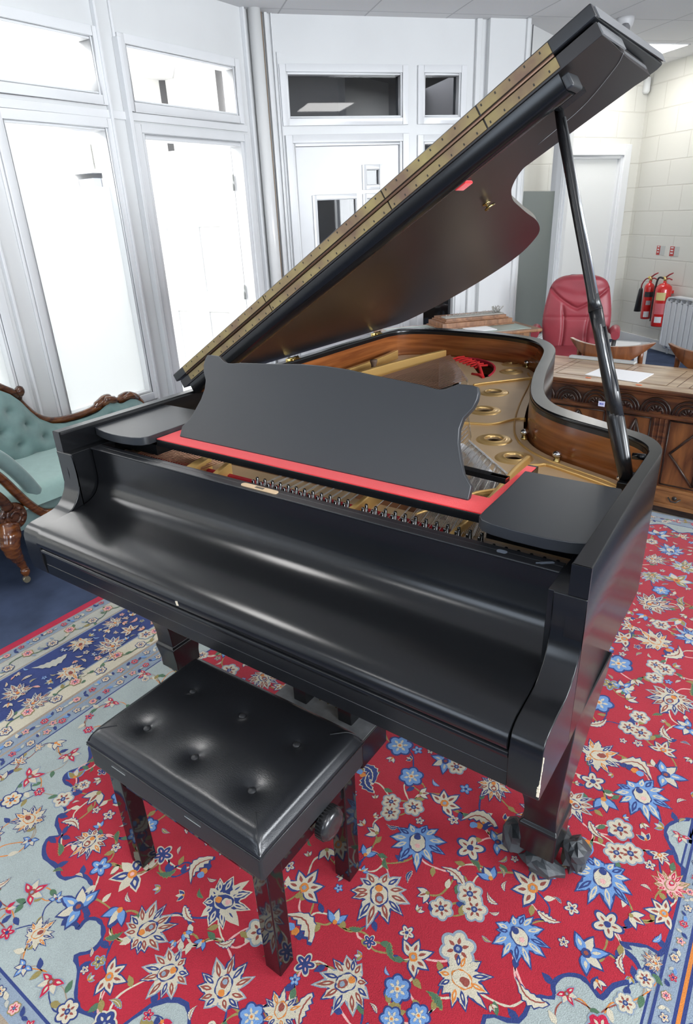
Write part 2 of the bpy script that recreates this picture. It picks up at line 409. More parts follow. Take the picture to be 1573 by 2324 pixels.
# door wall and block wall
def block_mat():
    m = bpy.data.materials.new('painted_blockwork'); N, L = nt(m); b = N['Principled BSDF']
    uv = N.new('ShaderNodeUVMap')
    br = N.new('ShaderNodeTexBrick'); br.offset = .5; br.inputs['Scale'].default_value = 1; br.inputs['Brick Width'].default_value = .46; br.inputs['Row Height'].default_value = .235
    br.inputs['Mortar Size'].default_value = .007; br.inputs['Mortar Smooth'].default_value = .4
    br.inputs['Color1'].default_value = (.73, .72, .66, 1); br.inputs['Color2'].default_value = (.72, .71, .655, 1); br.inputs['Mortar'].default_value = (.655, .64, .58, 1)
    L.new(uv.outputs['UV'], br.inputs['Vector']); L.new(br.outputs['Color'], b.inputs['Base Color'])
    b.inputs['Roughness'].default_value = .6
    n = N.new('ShaderNodeTexNoise'); n.inputs['Scale'].default_value = 120
    L.new(uv.outputs['UV'], n.inputs['Vector'])
    ad = N.new('ShaderNodeMath'); ad.operation = 'MULTIPLY_ADD'; ad.inputs[1].default_value = .12
    sb = N.new('ShaderNodeMath'); sb.operation = 'SUBTRACT'; sb.inputs[0].default_value = 1; L.new(br.outputs['Fac'], sb.inputs[1])
    L.new(n.outputs['Fac'], ad.inputs[0]); L.new(sb.outputs['Value'], ad.inputs[2])
    bp = N.new('ShaderNodeBump'); bp.inputs['Strength'].default_value = .5; bp.inputs['Distance'].default_value = .006
    L.new(ad.outputs['Value'], bp.inputs['Height']); L.new(bp.outputs['Normal'], b.inputs['Normal'])
    return m
M_block = block_mat()
def uvwall(o, X, off):
    me = o.data; uvl = me.uv_layers.new(name='UVMap')
    for p in me.polygons:
        for li in p.loop_indices:
            v = me.vertices[me.loops[li].vertex_index].co-X.O
            uvl.data[li].uv = (v.dot(X.d)+off, v.z+.033)
dD = (-1.075, -.27, 0, 1.925)
o = wall('wall_door_side', WD, -2.0, 0.02, [dD], M_block); uvwall(o, WD, 5)
o = wall('wall_right', WR, -6.5, 1.02, [], M_block); uvwall(o, WR, 10.1)
d4 = sroot('door_4', WD(Vector((-.67, 0, 0))))
mb = MB(); architrave(mb, WD, dD, .10, .03, inner=.03, bottom=False); obj('door_frame', mb, M_white, d4, bevel=.004)
mb = MB(); mb.box(dD[0]+.03, dD[1]-.03, -.07, -.03, .01, dD[3]-.03, 0, WD); obj('door_leaf', mb, mat('off_white_door', (.80, .81, .80), .3), d4)
for nm, X, a, b in (('baseboard_left', WL, -6.6, 1.0), ('baseboard_back', WB, 1.02, 1.65), ('baseboard_right', WR, -6.5, 1.0)):
    mb = MB(); mb.box(a if nm != 'baseboard_left' else -6.6, b if nm != 'baseboard_left' else -.02, 0, .015, -.008, .10, 0, X); struct(nm, mb, M_white, bevel=.003)

# the part of the room behind the camera: plain walls, big windows to the daylight
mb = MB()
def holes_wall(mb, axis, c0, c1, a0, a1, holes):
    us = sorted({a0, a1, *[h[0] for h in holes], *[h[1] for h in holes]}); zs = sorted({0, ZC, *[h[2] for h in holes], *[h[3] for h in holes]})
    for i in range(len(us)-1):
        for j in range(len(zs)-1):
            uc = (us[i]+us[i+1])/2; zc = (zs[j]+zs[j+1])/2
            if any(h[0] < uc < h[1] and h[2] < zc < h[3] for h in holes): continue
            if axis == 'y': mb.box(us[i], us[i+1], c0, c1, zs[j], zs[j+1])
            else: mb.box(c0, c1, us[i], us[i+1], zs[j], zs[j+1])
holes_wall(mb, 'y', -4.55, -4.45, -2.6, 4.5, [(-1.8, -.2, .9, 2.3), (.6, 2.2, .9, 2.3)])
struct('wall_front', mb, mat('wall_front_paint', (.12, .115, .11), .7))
mb = MB(); holes_wall(mb, 'x', 4.4, 4.5, -4.5, 4.0, [(-2.5, -.6, .9, 2.3), (.6, 2.4, .9, 2.3)])
struct('wall_east', mb, M_wallw)

# ceiling light panels (LED, 600 x 600) in the tile grid
GD = Vector((math.cos(R(51)), math.sin(R(51)), 0)); GN = Vector((-GD.y, GD.x, 0))
M_alu = mat('white_metal_trim', (.8, .8, .8), .4)
def led(c, label, sx=.29, sy=.29):
    c = Vector((c[0], c[1], 0))
    t = thing('ceiling_light', label, 'ceiling light', (c.x, c.y, ZC), 'square light panels in the ceiling')
    mb = MB(); e = .012
    for (x0, x1, y0, y1) in ((-sx, sx, -sy, -sy+e), (-sx, sx, sy-e, sy), (-sx, -sx+e, -sy, sy), (sx-e, sx, -sy, sy)):
        mb.box(x0, x1, y0, y1, ZC-.008, ZC-.0005, 0, lambda v: c+GD*v.x+GN*v.y+Vector((0, 0, v.z)))
    obj('frame', mb, M_alu, t)
    mb = MB(); mb.box(-sx+e, sx-e, -sy+e, sy-e, ZC-.006, ZC-.0008, 0, lambda v: c+GD*v.x+GN*v.y+Vector((0, 0, v.z)))
    obj('diffuser', mb, M_lamp, t)
    return t
led((-.885, 6.50), 'square white light panel in the ceiling by the raised piano lid corner')
led((1.45, 1.85), 'square light panel in the ceiling above the right side of the piano', .30, .36)
led((1.1, -1.6), 'square light panel in the ceiling behind the piano bench')
led((-1.3, .2), 'square light panel in the ceiling above the green chaise')
led((3.2, -.4), 'square light panel in the ceiling at the east side of the room')
led((-1.2, -3.0), 'square light panel in the ceiling near the front left corner')

# strip lamp of the next room
t = thing('strip_light', 'long white fluorescent strip lamp seen through the left window', 'strip light', (-4.0, 1.6, 2.16))
mb = MB(); mb.box(-4.03, -3.97, .75, 2.50, 2.165, 2.20); obj('housing', mb, M_alu, t)
mb = MB(); mb.tube([(-4.0, .78, 2.145), (-4.0, 2.48, 2.145)], .022, 12); obj('tube', mb, mat('tube_lamp', (1, 1, 1), .5, emit=(1, 1, 1), estr=7), t)
for yy in (1.0, 2.2): mb = MB(); mb.tube([(-4.0, yy, 2.2), (-4.0, yy, ZC)], .006, 6); obj('suspension_rod', mb, M_steel, t)
# shelf with files and a notice
t = thing('wall_shelf', 'white wall shelf in the next room above the frosted pane', 'shelf', (-4.55, 3.3, 1.86))
mb = MB(); mb.box(-4.65, -4.40, 3.05, 3.9, 1.90, 1.925); obj('board', mb, M_white, t)
mb = MB(); mb.box(-4.65, -4.42, 3.05, 3.9, 1.60, 1.62); obj('lower_board', mb, M_white, t)
M_fblue = mat('file_blue', (.10, .22, .62), .5); M_fgrey = mat('file_grey', (.45, .5, .62), .5)
for i, (y, c, l) in enumerate(((3.07, M_fgrey, 'grey box file at the left end of the shelf'), (3.16, mat('file_white', (.8, .8, .8), .5), 'white box file between the grey and blue ones on the shelf'), (3.27, M_fblue, 'blue box file on the shelf next room'))):
    mb = MB(); mb.box(-4.63, -4.42, y, y+(.075 if i < 2 else .12), 1.622, 1.86); mb.box(-4.419, -4.417, y+.02, y+.05, 1.72, 1.80)
    tag(obj('box_file', mb, c, bevel=.004), l, 'box file')
mb = MB(); mb.box(-4.648, -4.642, 3.06, 3.22, 1.95, 2.15); tag(obj('wall_notice', mb, mat('paper_white', (.85, .86, .9), .7)), 'pale paper notice on the far wall above the shelf', 'notice')
for y in (3.26, 3.33):
    mb = MB(); mb.box(-4.648, -4.64, y, y+.012, 1.95, 2.14); tag(obj('wall_rail', mb, M_steel), 'thin grey vertical rail on the far wall beside the notice', 'rail', 'thin rails beside the notice')

# dome camera, corner sensor
t = thing('security_camera', 'white dome security camera under the ceiling right of the lid tip', 'camera', (-.68, 5.17, ZC))
mb = MB(); mb.lathe([(.0, 0), (.062, 0), (.062, -.02), (.055, -.05), (.04, -.075), (.0, -.075)], (-.68, 5.17, ZC-.0005), 24); obj('housing', mb, mat('camera_plastic', (.62, .62, .63), .4), t)
mb = MB(); mb.lathe([(.001, .036), (.022, .03), (.034, .012), (.036, 0), (.034, -.012), (.022, -.03), (.001, -.036)], (-.665, 5.13, ZC-.075), 20); obj('lens_dome', mb, mat('smoked_dome', (.22, .22, .23), .15), t)
p = WR(Vector((.96, .05, 2.55)))
mb = MB(); mb.lathe([(.0, -.07), (.025, -.07), (.036, -.05), (.036, .07), (.0, .07)], p, 16); tag(obj('motion_sensor', mb, mat('sensor_plastic', (.75, .76, .75), .4)), 'small white motion sensor high in the corner of the block wall', 'sensor')
# trunking bar in the corner of the dark panel above the screen
# lights outside the glazing and daylight
w = bpy.data.worlds.new('world'); scene.world = w; w.use_nodes = True
w.node_tree.nodes['Background'].inputs['Color'].default_value = (.80, .88, 1, 1); w.node_tree.nodes['Background'].inputs['Strength'].default_value = 2.2
def area(loc, rot, sx, sy, e, col=(1, 1, 1)):
    l = bpy.data.lights.new('area_light', 'AREA'); l.shape = 'RECTANGLE'; l.size = sx; l.size_y = sy; l.energy = e; l.color = col
    o = bpy.data.objects.new('area_light', l); COL.objects.link(o); o.location = loc; o.rotation_euler = rot; return o
area((-3.6, 1.9, 2.0), (PI, 0, 0), 1.2, 3.6, 42, (1, .99, .97))       # added uplight brightening the next room's ceiling
area((-3.6, 1.9, 2.66), (0, 0, 0), 1.6, 3.6, 80, (1, .99, .97))  # overhead fill lights added to keep the next room bright
area((-3.6, -.8, 2.66), (0, 0, 0), 1.6, 1.6, 40)
for yy in (-1.55, 1.5): area((4.75, yy, 1.6), (0, R(90), 0), 1.4, 1.9, 170, (.92, .96, 1))   # daylight outside the east windows
for xx in (-1.0, 1.4): area((xx, -4.8, 1.6), (R(90), 0, 0), 1.6, 1.4, 14, (.70, .84, 1))
area((-2.4, 6.0, 2.6), (0, 0, 0), .8, 1.6, 40)  # added light brightening the frosted screen from behind
# ------------------------------------------------------------------ grand piano
M_blk = mat('satin_black_lacquer', (.006, .0065, .0075), .21, spec=.5, bump=.02, bscale=900)
M_blk2 = mat('satin_black_top', (.010, .011, .013), .30, spec=.55, bump=.03, bscale=900)
M_blkg = mat('gloss_black_prop', (.014, .014, .015), .26, spec=.5)
M_under = mat('black_underside', (.016, .013, .013), .30, spec=.5, noise=.3, nscale=2.5)
M_mahog = wood('mahogany_inner_rim', (.17, .048, .014), (.36, .125, .036), .22, (1.2, 1.2, 22), 2.2, coat=.5)
M_gold = mat('gold_iron_plate', (.60, .43, .25), .42, metal=.30, noise=.08, nscale=8, bump=.1, bscale=300)
M_goldb = mat('polished_gold_edge', (.86, .60, .22), .22, metal=.85)
M_brass = mat('piano_hinge_brass', (.20, .125, .085), .45, metal=.5, col2=(.36, .29, .12), nscale=14)
M_brassp = mat('polished_brass', (.80, .62, .25), .2, metal=1)
M_steelp = mat('polished_steel', (.72, .72, .72), .16, metal=1)
M_pin = mat('blued_steel_pin', (.13, .13, .13), .2, metal=1)
M_felt = mat('red_felt', (.80, .035, .04), .95, bump=.5, bscale=700, spec=.1, sheen=.3)
M_sound = wood('spruce_soundboard', (.14, .055, .022), (.22, .095, .04), .4, (2, 18, 2), 2.)
M_copper = mat('copper_winding', (.52, .30, .20), .35, metal=.8)
M_pinblk = mat('pin_block_maple', (.52, .40, .30), .5, noise=.1, nscale=30)
M_paint = mat('worn_paint', (.45, .46, .47), .6)

piano = thing('grand_piano', 'black satin grand piano with raised lid and music desk, gold plate inside', 'piano', (0, 1.0, 0))
ZR, ZB, ZQ = .985, .618, .9264
outer = [(-.7395, .146), (-.7395, .5), (-.740, 1.0), (-.738, 1.5), (-.734, 1.80), (-.722, 1.908), (-.690, 1.972), (-.610, 2.028), (-.462, 2.050), (-.28, 2.041), (-.145, 2.017), (-.023, 1.973), (.057, 1.898), (.121, 1.787), (.161, 1.659), (.237, 1.357), (.309, 1.139), (.378, 1.022), (.457, .964), (.576, .900), (.625, .874), (.660, .855), (.690, .824), (.710, .787), (.719, .754), (.7215, .72), (.724, .55), (.731, .35), (.7395, .146)]
inner = [(-.7075, .146), (-.7075, .5), (-.707, 1.0), (-.705, 1.5), (-.700, 1.80), (-.690, 1.885), (-.662, 1.938), (-.585, 1.982), (-.46, 1.998), (-.28, 1.992), (-.165, 1.975), (-.060, 1.938), (.015, 1.872), (.078, 1.77), (.118, 1.655), (.196, 1.350), (.270, 1.125), (.338, .995), (.430, .915), (.560, .857), (.605, .838), (.640, .818), (.666, .795), (.684, .768), (.692, .742), (.6955, .715), (.699, .55), (.703, .35), (.7075, .146)]
def sm(pts, n=5): return [(p.x, p.y) for p in smooth_curve([(a, b, 0) for a, b in pts], n)]
O2 = sm(outer); I2 = sm(inner)
mb = MB()
zt = lambda L, z: [Vector((x, y, z)) for x, y in L]
e = .002
mb.strip(zt(O2, ZB), zt(O2, ZR-e)); 
def off(L, d):
    out = []
    for i in range(len(L)):
        a = Vector((*L[max(i-1, 0)], 0)); b = Vector((*L[min(i+1, len(L)-1)], 0)); t = (b-a).normalized(); n = Vector((-t.y, t.x, 0))
        out.append((L[i][0]+n.x*d, L[i][1]+n.y*d))
    return out
sgn = 1 if Vector((off(O2, .01)[3][0], 0, 0)).x > O2[3][0] else -1
O2e = off(O2, e*sgn); I2e = off(I2, -e*sgn)
mb.strip(zt(O2, ZR-e), zt(O2e, ZR)); mb.strip(zt(O2e, ZR), zt(I2e, ZR), smooth=False); mb.strip(zt(I2e, ZR), zt(I2, ZR-e)); mb.strip(zt(I2, ZR-e), zt(I2, ZR-.012))
mb.strip(zt(I2, ZB), zt(O2, ZB), smooth=False); mb.strip(zt(I2, ZB), zt(I2, .70))
rim = obj('rim', mb, M_blk, piano)
for k in (0, -1):                               # front ends of the rim with their block and notch
    x0, x1 = sorted((O2[k][0], I2[k][0]))
    mb = MB(); mb.box(x0, x1, .1452, .1465, ZQ, ZR-.001); mb.box(x0, x1, .1456, .15, .70, ZR-.001); obj('rim_block', mb, M_blk, rim, bevel=.0004)
# mahogany veneer inside
mb = MB(); I3 = off(I2, .0006*sgn); k0 = next(i for i, p in enumerate(I3) if p[1] > .60); k1 = next(i for i in range(len(I3)-1, 0, -1) if I3[i][1] > .45)
mb.strip(zt(I3[k0:k1+1], .80), zt(I3[k0:k1+1], ZR-.010)); obj('inner_veneer', mb, M_mahog, piano)
for L_ in (I2[:k0+1], I2[k1:]): mb = MB(); mb.strip(zt(L_, .80), zt(L_, ZR-.010)); obj('front_lining', mb, M_blk, piano)
mb = MB(); I4 = off(I2, .0012*sgn); mb.strip(zt(I4, ZR-.022), zt(I4, ZR-.0095)); obj('black_edge_band', mb, M_blk, piano)
# arms: curved cheeks either side of the keys
armp = [(.1425, ZQ), (.1450, .896), (.147, .862), (.145, .835), (.138, .812), (.126, .792), (.110, .776), (.092, .7665), (.070, .762), (.045, .759), (.020, .7555), (.006, .750), (-.004, .7405), (-.009, .728), (-.010, .71), (-.010, .66), (-.006, .625), (-.001, ZB), (.1475, ZB), (.1475, ZQ)]
for x0, x1, l in ((-.7395, -.667, 'left'), (.684, .7395, 'right')):
    mb = MB(); mb.prism(armp, x0, x1, lambda a, b, t: Vector((t, a, b))); obj('arm', mb, M_blk, piano, bevel=.003, seg=3, ang=50)
for x0, x1 in ((-.708, -.674), (.674, .708)):   # shelf blocks inside the arms
    mb = MB(); mb.box(x0, x1, .1470, .290, .66, ZQ-.0003); obj('cheek_block', mb, M_blk, piano, bevel=.0015)
# chips in the lacquer on the right arm corner
mb = MB()
for i in range(9):
    z = .64+i*.009; mb.obox((.7385, -.0095+.0005*i, z), (1, 0, 0), (0, 1, 0), (0, 0, 1), .0016+random.random()*.0012, .0012, .003+random.random()*.003)
obj('lacquer_chip', mb, mat('chipped_wood', (.75, .66, .5), .8), piano)
# fallboard, closed
fb = [(.2085, ZQ), (.2085, .850), (.206, .826), (.199, .808), (.187, .793), (.171, .783), (.150, .7765), (.12, .772), (.085, .7685), (.05, .7645), (.022, .760), (.004, .7535), (-.008, .744), (-.0145, .731), (-.0155, .719), (-.011, .709), (-.002, .704), (.014, .7035), (.02, .715), (.22, .745), (.228, ZQ)]
fbs = [(p.x, p.y) for p in smooth_curve([(a, b, 0) for a, b in fb[:18]], 4)]+fb[18:]
fbs = [(a, b) for a, b in fbs]
mb = MB(); mb.prism(fbs, -.6655, .6825, lambda a, b, t: Vector((t, a, b)), smooth=True, cap=True); fo = obj('fallboard', mb, M_blk, piano)
md = fo.modifiers.new('w', 'EDGE_SPLIT'); md.split_angle = R(40)
mb = MB(); mb.box(-.673, .673, .2285, .2445, .74, ZQ); mb.box(-.673, .673, .2075, .2285, ZQ-.004, ZQ+.0004); obj('name_board', mb, M_blk2, piano, bevel=.0015)
# strip label plate on top of the name board
def rrect(cx, cy, hx, hy, r, ang=0, n=6):
    P = []
    for qx, qy, a0 in ((1, 1, 0), (-1, 1, 90), (-1, -1, 180), (1, -1, 270)):
        for k in range(n+1):
            a = R(a0+90*k/n); P.append((qx*(hx-r)+r*math.cos(a), qy*(hy-r)+r*math.sin(a)))
    c, s_ = math.cos(R(ang)), math.sin(R(ang))
    return [(cx+x*c-y*s_, cy+x*s_+y*c) for x, y in P]
mb = MB(); mb.prism(rrect(-.040, .2255, .0560, .0082, .0080), ZQ+.0005, ZQ+.0022, lambda a, b, t: Vector((a, b, t))); pl_ = obj('maker_plate', mb, mat('pale_brass_plate', (.78, .58, .36), .4, metal=.3), piano)
mb = MB()
for i in range(5): mb.box(-.052, -.026, .2215+i*.0018, .2224+i*.0018, ZQ+.0023, ZQ+.0027)
obj('engraved_lines', mb, mat('engraving', (.16, .14, .11), .6), pl_)
# scuffs on the name board near its right end
for cx, hx, hy, an in ((.560, .010, .006, 0), (.640, .016, .0022, 38), (.645, .013, .0016, 38)):
    mb = MB(); mb.prism(rrect(cx, .226, hx, hy, min(hx, hy)*.95, an), ZQ+.0004, ZQ+.0009, lambda a, b, t: Vector((a, b, t))); obj('paint_scuff', mb, mat('scuff', (.10, .12, .15), .5), piano)
mb = MB(); mb.obox((-.098, -.0158, .7235), (1, 0, .3), (0, 1, 0), (-.3, 0, 1), .0035, .0006, .0055); obj('lacquer_chip', mb, mat('chipped_wood', (.75, .66, .5), .8), piano)
# key slip with beads, key bed
ks = [(.012, .7015), (-.004, .7015), (-.008, .699), (-.0095, .694), (-.0085, .688), (-.0045, .685), (-.0045, .6555), (-.0030, .6545), (-.0045, .6535), (-.0040, .622), (0, ZB), (.06, ZB), (.06, .7015)]
mb = MB(); mb.prism(ks, -.6665, .6835, lambda a, b, t: Vector((t, a, b))); obj('key_slip', mb, M_blk, piano, bevel=.001, ang=20)
mb = MB(); mb.box(-.715, .715, .02, .62, .602, ZB+.001); mb.box(-.70, .70, .03, .62, ZB, .66); obj('key_bed', mb, M_blk, piano, bevel=.002)
# belly: beams and bottom
mb = MB()
mb.box(-.70, .69, .60, .70, .62, .72)
for (x0, y0, x1, y1) in ((-.5, .68, -.42, 1.98), (.0, .68, -.1, 1.93), (.4, .68, .15, 1.4)):
    d = Vector((x1-x0, y1-y0, 0)); mb.obox(((x0+x1)/2, (y0+y1)/2, .67), d, (-d.y, d.x, 0), (0, 0, 1), d.length/2, .045, .045)
obj('belly_beam', mb, M_blk, piano)
mb = MB(); mb.poly(zt(off(I2, .003*sgn), .735)); obj('soundboard', mb, M_sound, piano)

# ---- plate and strings
ZP = .868
Ipl = off(I2, .012*sgn)
mb = MB()
pe = [p for p in Ipl if p[1] > .34]
def inside_poly(pts, z, mb, mi=0): mb.poly([Vector((x, y, z)) for x, y in pts], mi)
# hollow regions (openings in the plate): treble fan, tenor fan, bass window, tail window
open_tr = [(.21, .38), (.44, .38), (.405, .62), (.372, .705), (.30, .785), (.235, .86), (.165, .905), (.12, .98), (.03, .95), (.05, .60)]
# plate as a bmesh cut: solid sheet with holes triangulated
from mathutils.geometry import tessellate_polygon
from mathutils.geometry import delaunay_2d_cdt
def pin_poly(x, y, P_):
    c = False; j = len(P_)-1
    for i in range(len(P_)):
        if (P_[i][1] > y) != (P_[j][1] > y) and x < (P_[j][0]-P_[i][0])*(y-P_[i][1])/(P_[j][1]-P_[i][1])+P_[i][0]: c = not c
        j = i
    return c
def sheet(name, outerp, holes, z0, z1, m, parent):
    """flat casting with openings: constrained triangulation given its thickness"""
    V_ = []; E_ = []
    for L in [outerp]+list(holes):
        k = len(V_); n = len(L); V_ += [Vector(p) for p in L]; E_ += [(k+i, k+(i+1) % n) for i in range(n)]
    vo, eo, fo_, *_r = delaunay_2d_cdt(V_, E_, [], 0, 1e-5)
    F_ = []
    for f in fo_:
        x = sum(vo[i].x for i in f)/len(f); y = sum(vo[i].y for i in f)/len(f)
        if pin_poly(x, y, outerp) and not any(pin_poly(x, y, h) for h in holes): F_.append(tuple(f))
    mb = MB(); n = len(vo); mb.add([Vector((p.x, p.y, z1)) for p in vo], F_); mb.add([Vector((p.x, p.y, z0)) for p in vo], [f[::-1] for f in F_])
    for L in [outerp]+list(holes):
        k = len(L); mb.add([Vector((x, y, z1)) for x, y in L]+[Vector((x, y, z0)) for x, y in L], [(i, (i+1) % k, k+(i+1) % k, k+i) for i in range(k)])
    return obj(name, mb, m, parent)
def circ(cx, cy, r, n=28, k=1.): return [(cx+r*math.cos(2*PI*i/n), cy+r*k*math.sin(2*PI*i/n)) for i in range(n)]
HOLES = [(.008, 1.468, .027), (.076, 1.235, .027), (.227, .965, .0245), (.337, .848, .024), (-.063, 1.812, .020), (-.11, 1.945, .020)]
opens = [
 [(.20, .40), (.29, .40), (.295, .52), (.275, .66), (.21, .80), (.155, .885), (.05, .93), (.02, .80), (.06, .55), (.10, .40)],            # treble
 [(.318, .40), (.425, .40), (.420, .50), (.405, .60), (.372, .665), (.300, .735), (.255, .775), (.285, .70), (.312, .58)],                     # high treble
 [(-.42, .42), (.06, .42), (.02, .58), (-.02, .78), (-.05, 1.02), (-.10, 1.30), (-.155, 1.50), (-.24, 1.66), (-.34, 1.80), (-.43, 1.90), (-.47, 1.60), (-.44, 1.1)],   # tenor and bass fan
 [(-.66, .42), (-.47, .42), (-.49, 1.0), (-.52, 1.5), (-.50, 1.62), (-.60, 1.62), (-.665, 1.5)],   # bass side
]
openf = [(-.41, 1.945), (-.36, 1.985), (-.29, 1.98), (-.22, 1.94), (-.165, 1.87), (-.13, 1.78), (-.115, 1.69), (-.125, 1.655), (-.17, 1.72), (-.25, 1.84), (-.33, 1.92)]
pouter = [(x, y) for x, y in Ipl if y >= .345]
pouter = [(-.70, .345)]+pouter[1:-1]+[(.69, .345)]
plate = sheet('iron_plate', pouter, [circ(*h) for h in HOLES]+[opens[0], opens[1], opens[2], opens[3], openf], ZP-.006, ZP, M_gold, piano)
for h in HOLES:                                 # raised rings round the sound holes
    mb = MB(); c = (h[0], h[1], ZP); r = h[2]
    mb.lathe([(r, -.004), (r+.001, .004), (r+.004, .0065), (r+.008, .005), (r+.011, .002), (r+.020, .0045), (r+.027, .002), (r+.030, -.001)], c, 36, cap=False); obj('ring_boss', mb, M_goldb if False else mat('gold_ring', (.75, .50, .20), .3, metal=.6), plate)
# struts and ribs standing on the plate
def rib(pts, w, z0, z1, m=M_gold, name='plate_rib', bev=.004):
    P = [Vector((x, y, 0)) for x, y in pts]; P = smooth_curve(P, 4) if len(P) > 2 else P
    A = []; B = []
    for i, p in enumerate(P):
        d = (P[min(i+1, len(P)-1)]-P[max(i-1, 0)]).normalized(); n = Vector((-d.y, d.x, 0)); A.append(p+n*w/2); B.append(p-n*w/2)
    mb = MB(); up = lambda L, z: [Vector((q.x, q.y, z)) for q in L]
    mb.strip(up(A, z0), up(A, z1)); mb.strip(up(A, z1), up(B, z1), smooth=False); mb.strip(up(B, z1), up(B, z0))
    for k in (0, -1): mb.poly([Vector((A[k].x, A[k].y, z0)), Vector((A[k].x, A[k].y, z1)), Vector((B[k].x, B[k].y, z1)), Vector((B[k].x, B[k].y, z0))])
    return obj(name, mb, m, plate, bevel=bev, ang=60)
M_gr = mat('gold_rib', (.72, .46, .16), .36, metal=.5)
rib([(-.60, .36), (-.575, 1.0), (-.535, 1.45), (-.49, 1.70), (-.43, 1.92)], .022, ZP-.01, .912, M_gr)
rib([(-.66, .36), (-.645, 1.0), (-.635, 1.5), (-.640, 1.72), (-.655, 1.86)], .022, ZP-.01, .905, M_gr)
rib([(.18, .262), (.172, .36), (.12, .62), (.075, .85), (.06, 1.0)], .014, ZP-.01, .905, M_gr)
rib([(.426, .262), (.424, .36), (.418, .50), (.408, .60), (.398, .70), (.395, .80)], .013, ZP-.01, .902, M_gr)
rib([(.36, .545), (.40, .583), (.46, .60), (.60, .60)], .014, ZP-.01, .885, M_gr)
rib([(.30, .36), (.335, .46), (.365, .54), (.40, .585)], .010, ZP-.01, .888, M_gr)
rib([(-.335, .262), (-.36, .36)], .03, ZP-.01, .908, M_gr); rib([(-.24, .262), (-.275, .36)], .016, ZP-.01, .908, M_gr)
rib([(-.10, 1.52), (-.06, 1.58), (.04, 1.70), (.085, 1.735)], .011, ZP-.006, ZP+.010, M_gr)
rib([(.06, 1.06), (.10, 1.075), (.165, 1.10), (.205, 1.18), (.235, 1.20)], .010, ZP-.006, ZP+.007, M_gr)
rib([(.395, .80), (.42, .82), (.45, .83), (.60, .77), (.68, .73)], .012, ZP-.006, ZP+.008, M_gr)
# raised outer flange of the plate at the treble side
flc = [(x, y) for x, y in off(I2, .040*sgn) if .72 < y < 1.93 and x > .0]
rib(flc[::3], .006, ZP-.004, ZP+.005, M_gr)
# acorn nuts
for x, y in ((.302, 1.014), (.447, .874), (-.036, 1.915), (.636, .785), (.60, .60)):
    mb = MB(); mb.lathe([(.0105, 0), (.0105, .004), (.0085, .005), (.0085, .017)], (x, y, ZP), 6); a = obj('plate_bolt', mb, M_brassp, piano)
    mb = MB(); mb.lathe([(.012, 0), (.0135, .004), (.012, .009), (.007, .013), (0, .0145)], (x, y, ZP+.017), 16); obj('cap_nut', mb, M_steelp, a)
# wrest plank with felt and pins
mb = MB(); mb.box(-.705, .705, .2455, .345, .855, .874); obj('pin_block', mb, M_pinblk, piano)
mb = MB(); mb.box(-.60, .41, .331, .343, .8745, .881); mb.box(-.60, -.38, .30, .331, .8745, .878); obj('felt_strip', mb, mat('dark_red_felt', (.42, .01, .02), .95, bump=.5, bscale=600), piano)
pin_me = None
def pin(x, y):
    global pin_me
    if pin_me is None:
        mb = MB(); mb.lathe([(.0038, 0), (.0038, .010), (.0052, .0105), (.0052, .017), (.0038, .0175), (.0038, .036), (.003, .0375), (0, .0378)], (0, 1.0, 0), 10)
        o = obj('tuning_pin', mb, M_pin, piano); pin_me = o
    else:
        o = pin_me.copy(); COL.objects.link(o)
    o.location = (x, y-1.0, .874); return o
str_n = 0
def string(p0, p1, r=.0006, m=M_steelp):
    global str_n
    mb = MB(); mb.tube([p0, p1], r, 5, cap=False); obj('string', mb, m, piano, fixn=False); str_n += 1
nx = 0; treble = []
for i in range(25):
    x = -.118+.0253*i
    if abs(x-.18) < .012 or abs(x-.426) < .012: continue
    for k in range(3):
        px, py = x-.003*k+.002, .268+.0185*k
        pin(px, py); treble.append((px, py))
for i in range(8):
    x = .50+.025*i-.0
    if x < .69: 
        for k in range(1): pin(x, .272)
for j, (px, py) in enumerate(treble):            # steel strings from pin to hitch
    x0 = px; t = (x0+.125)/.62
    if x0 > .285:
        s_ = (x0-.285)/.21; hx, hy = .185+(.375-.185)*s_, .895+(.705-.895)*s_
    else:
        s_ = (x0+.125)/.41; hx, hy = -.13+(.16+.13)*s_, 1.50+(.93-1.50)*s_
    string((px+.004, py, .889), (hx, hy, ZP+.004), .0007)
for i in range(26):                              # copper wound bass strings
    x0 = -.585+.0105*i; s_ = i/25
    hx, hy = -.41+(.27)*s_, 1.935-.385*s_
    string((x0, .30, .896), (hx, hy, ZP+.018), .0022-.0008*s_, M_copper)
mb = MB()
for i in range(56):                              # the many fine treble strings seen past the desk
    s_ = i/55; hx, hy = .172+.205*s_, .900-.198*s_; x0 = .30+.175*s_
    if abs(x0-.423) < .006: continue
    mb.tube([(x0+.002, .33, .886), (hx, hy, ZP+.004)], .0008, 4, cap=False)
st = obj('treble_strings', mb, M_steelp, piano, fixn=False); st['kind'] = 'stuff'
mb = MB()
for i in range(70):
    s_ = i/69; hx, hy = .172+.205*s_+.002, .902-.198*s_+.002; mb.tube([(hx, hy, ZP-.002), (hx-.001, hy+.001, ZP+.010)], .0016, 5)
for i in range(60):
    s_ = i/59; hx, hy = -.13+.30*s_, 1.50-.57*s_; mb.tube([(hx, hy, ZP-.002), (hx, hy, ZP+.010)], .0016, 5)
for i in range(40):
    s_ = i/39; hx, hy = -.41+.27*s_, 1.94-.385*s_; mb.tube([(hx, hy, ZP-.002), (hx, hy, ZP+.016)], .0018, 5)
hp = obj('hitch_pins', mb, M_steelp, piano, fixn=False); hp['kind'] = 'stuff'
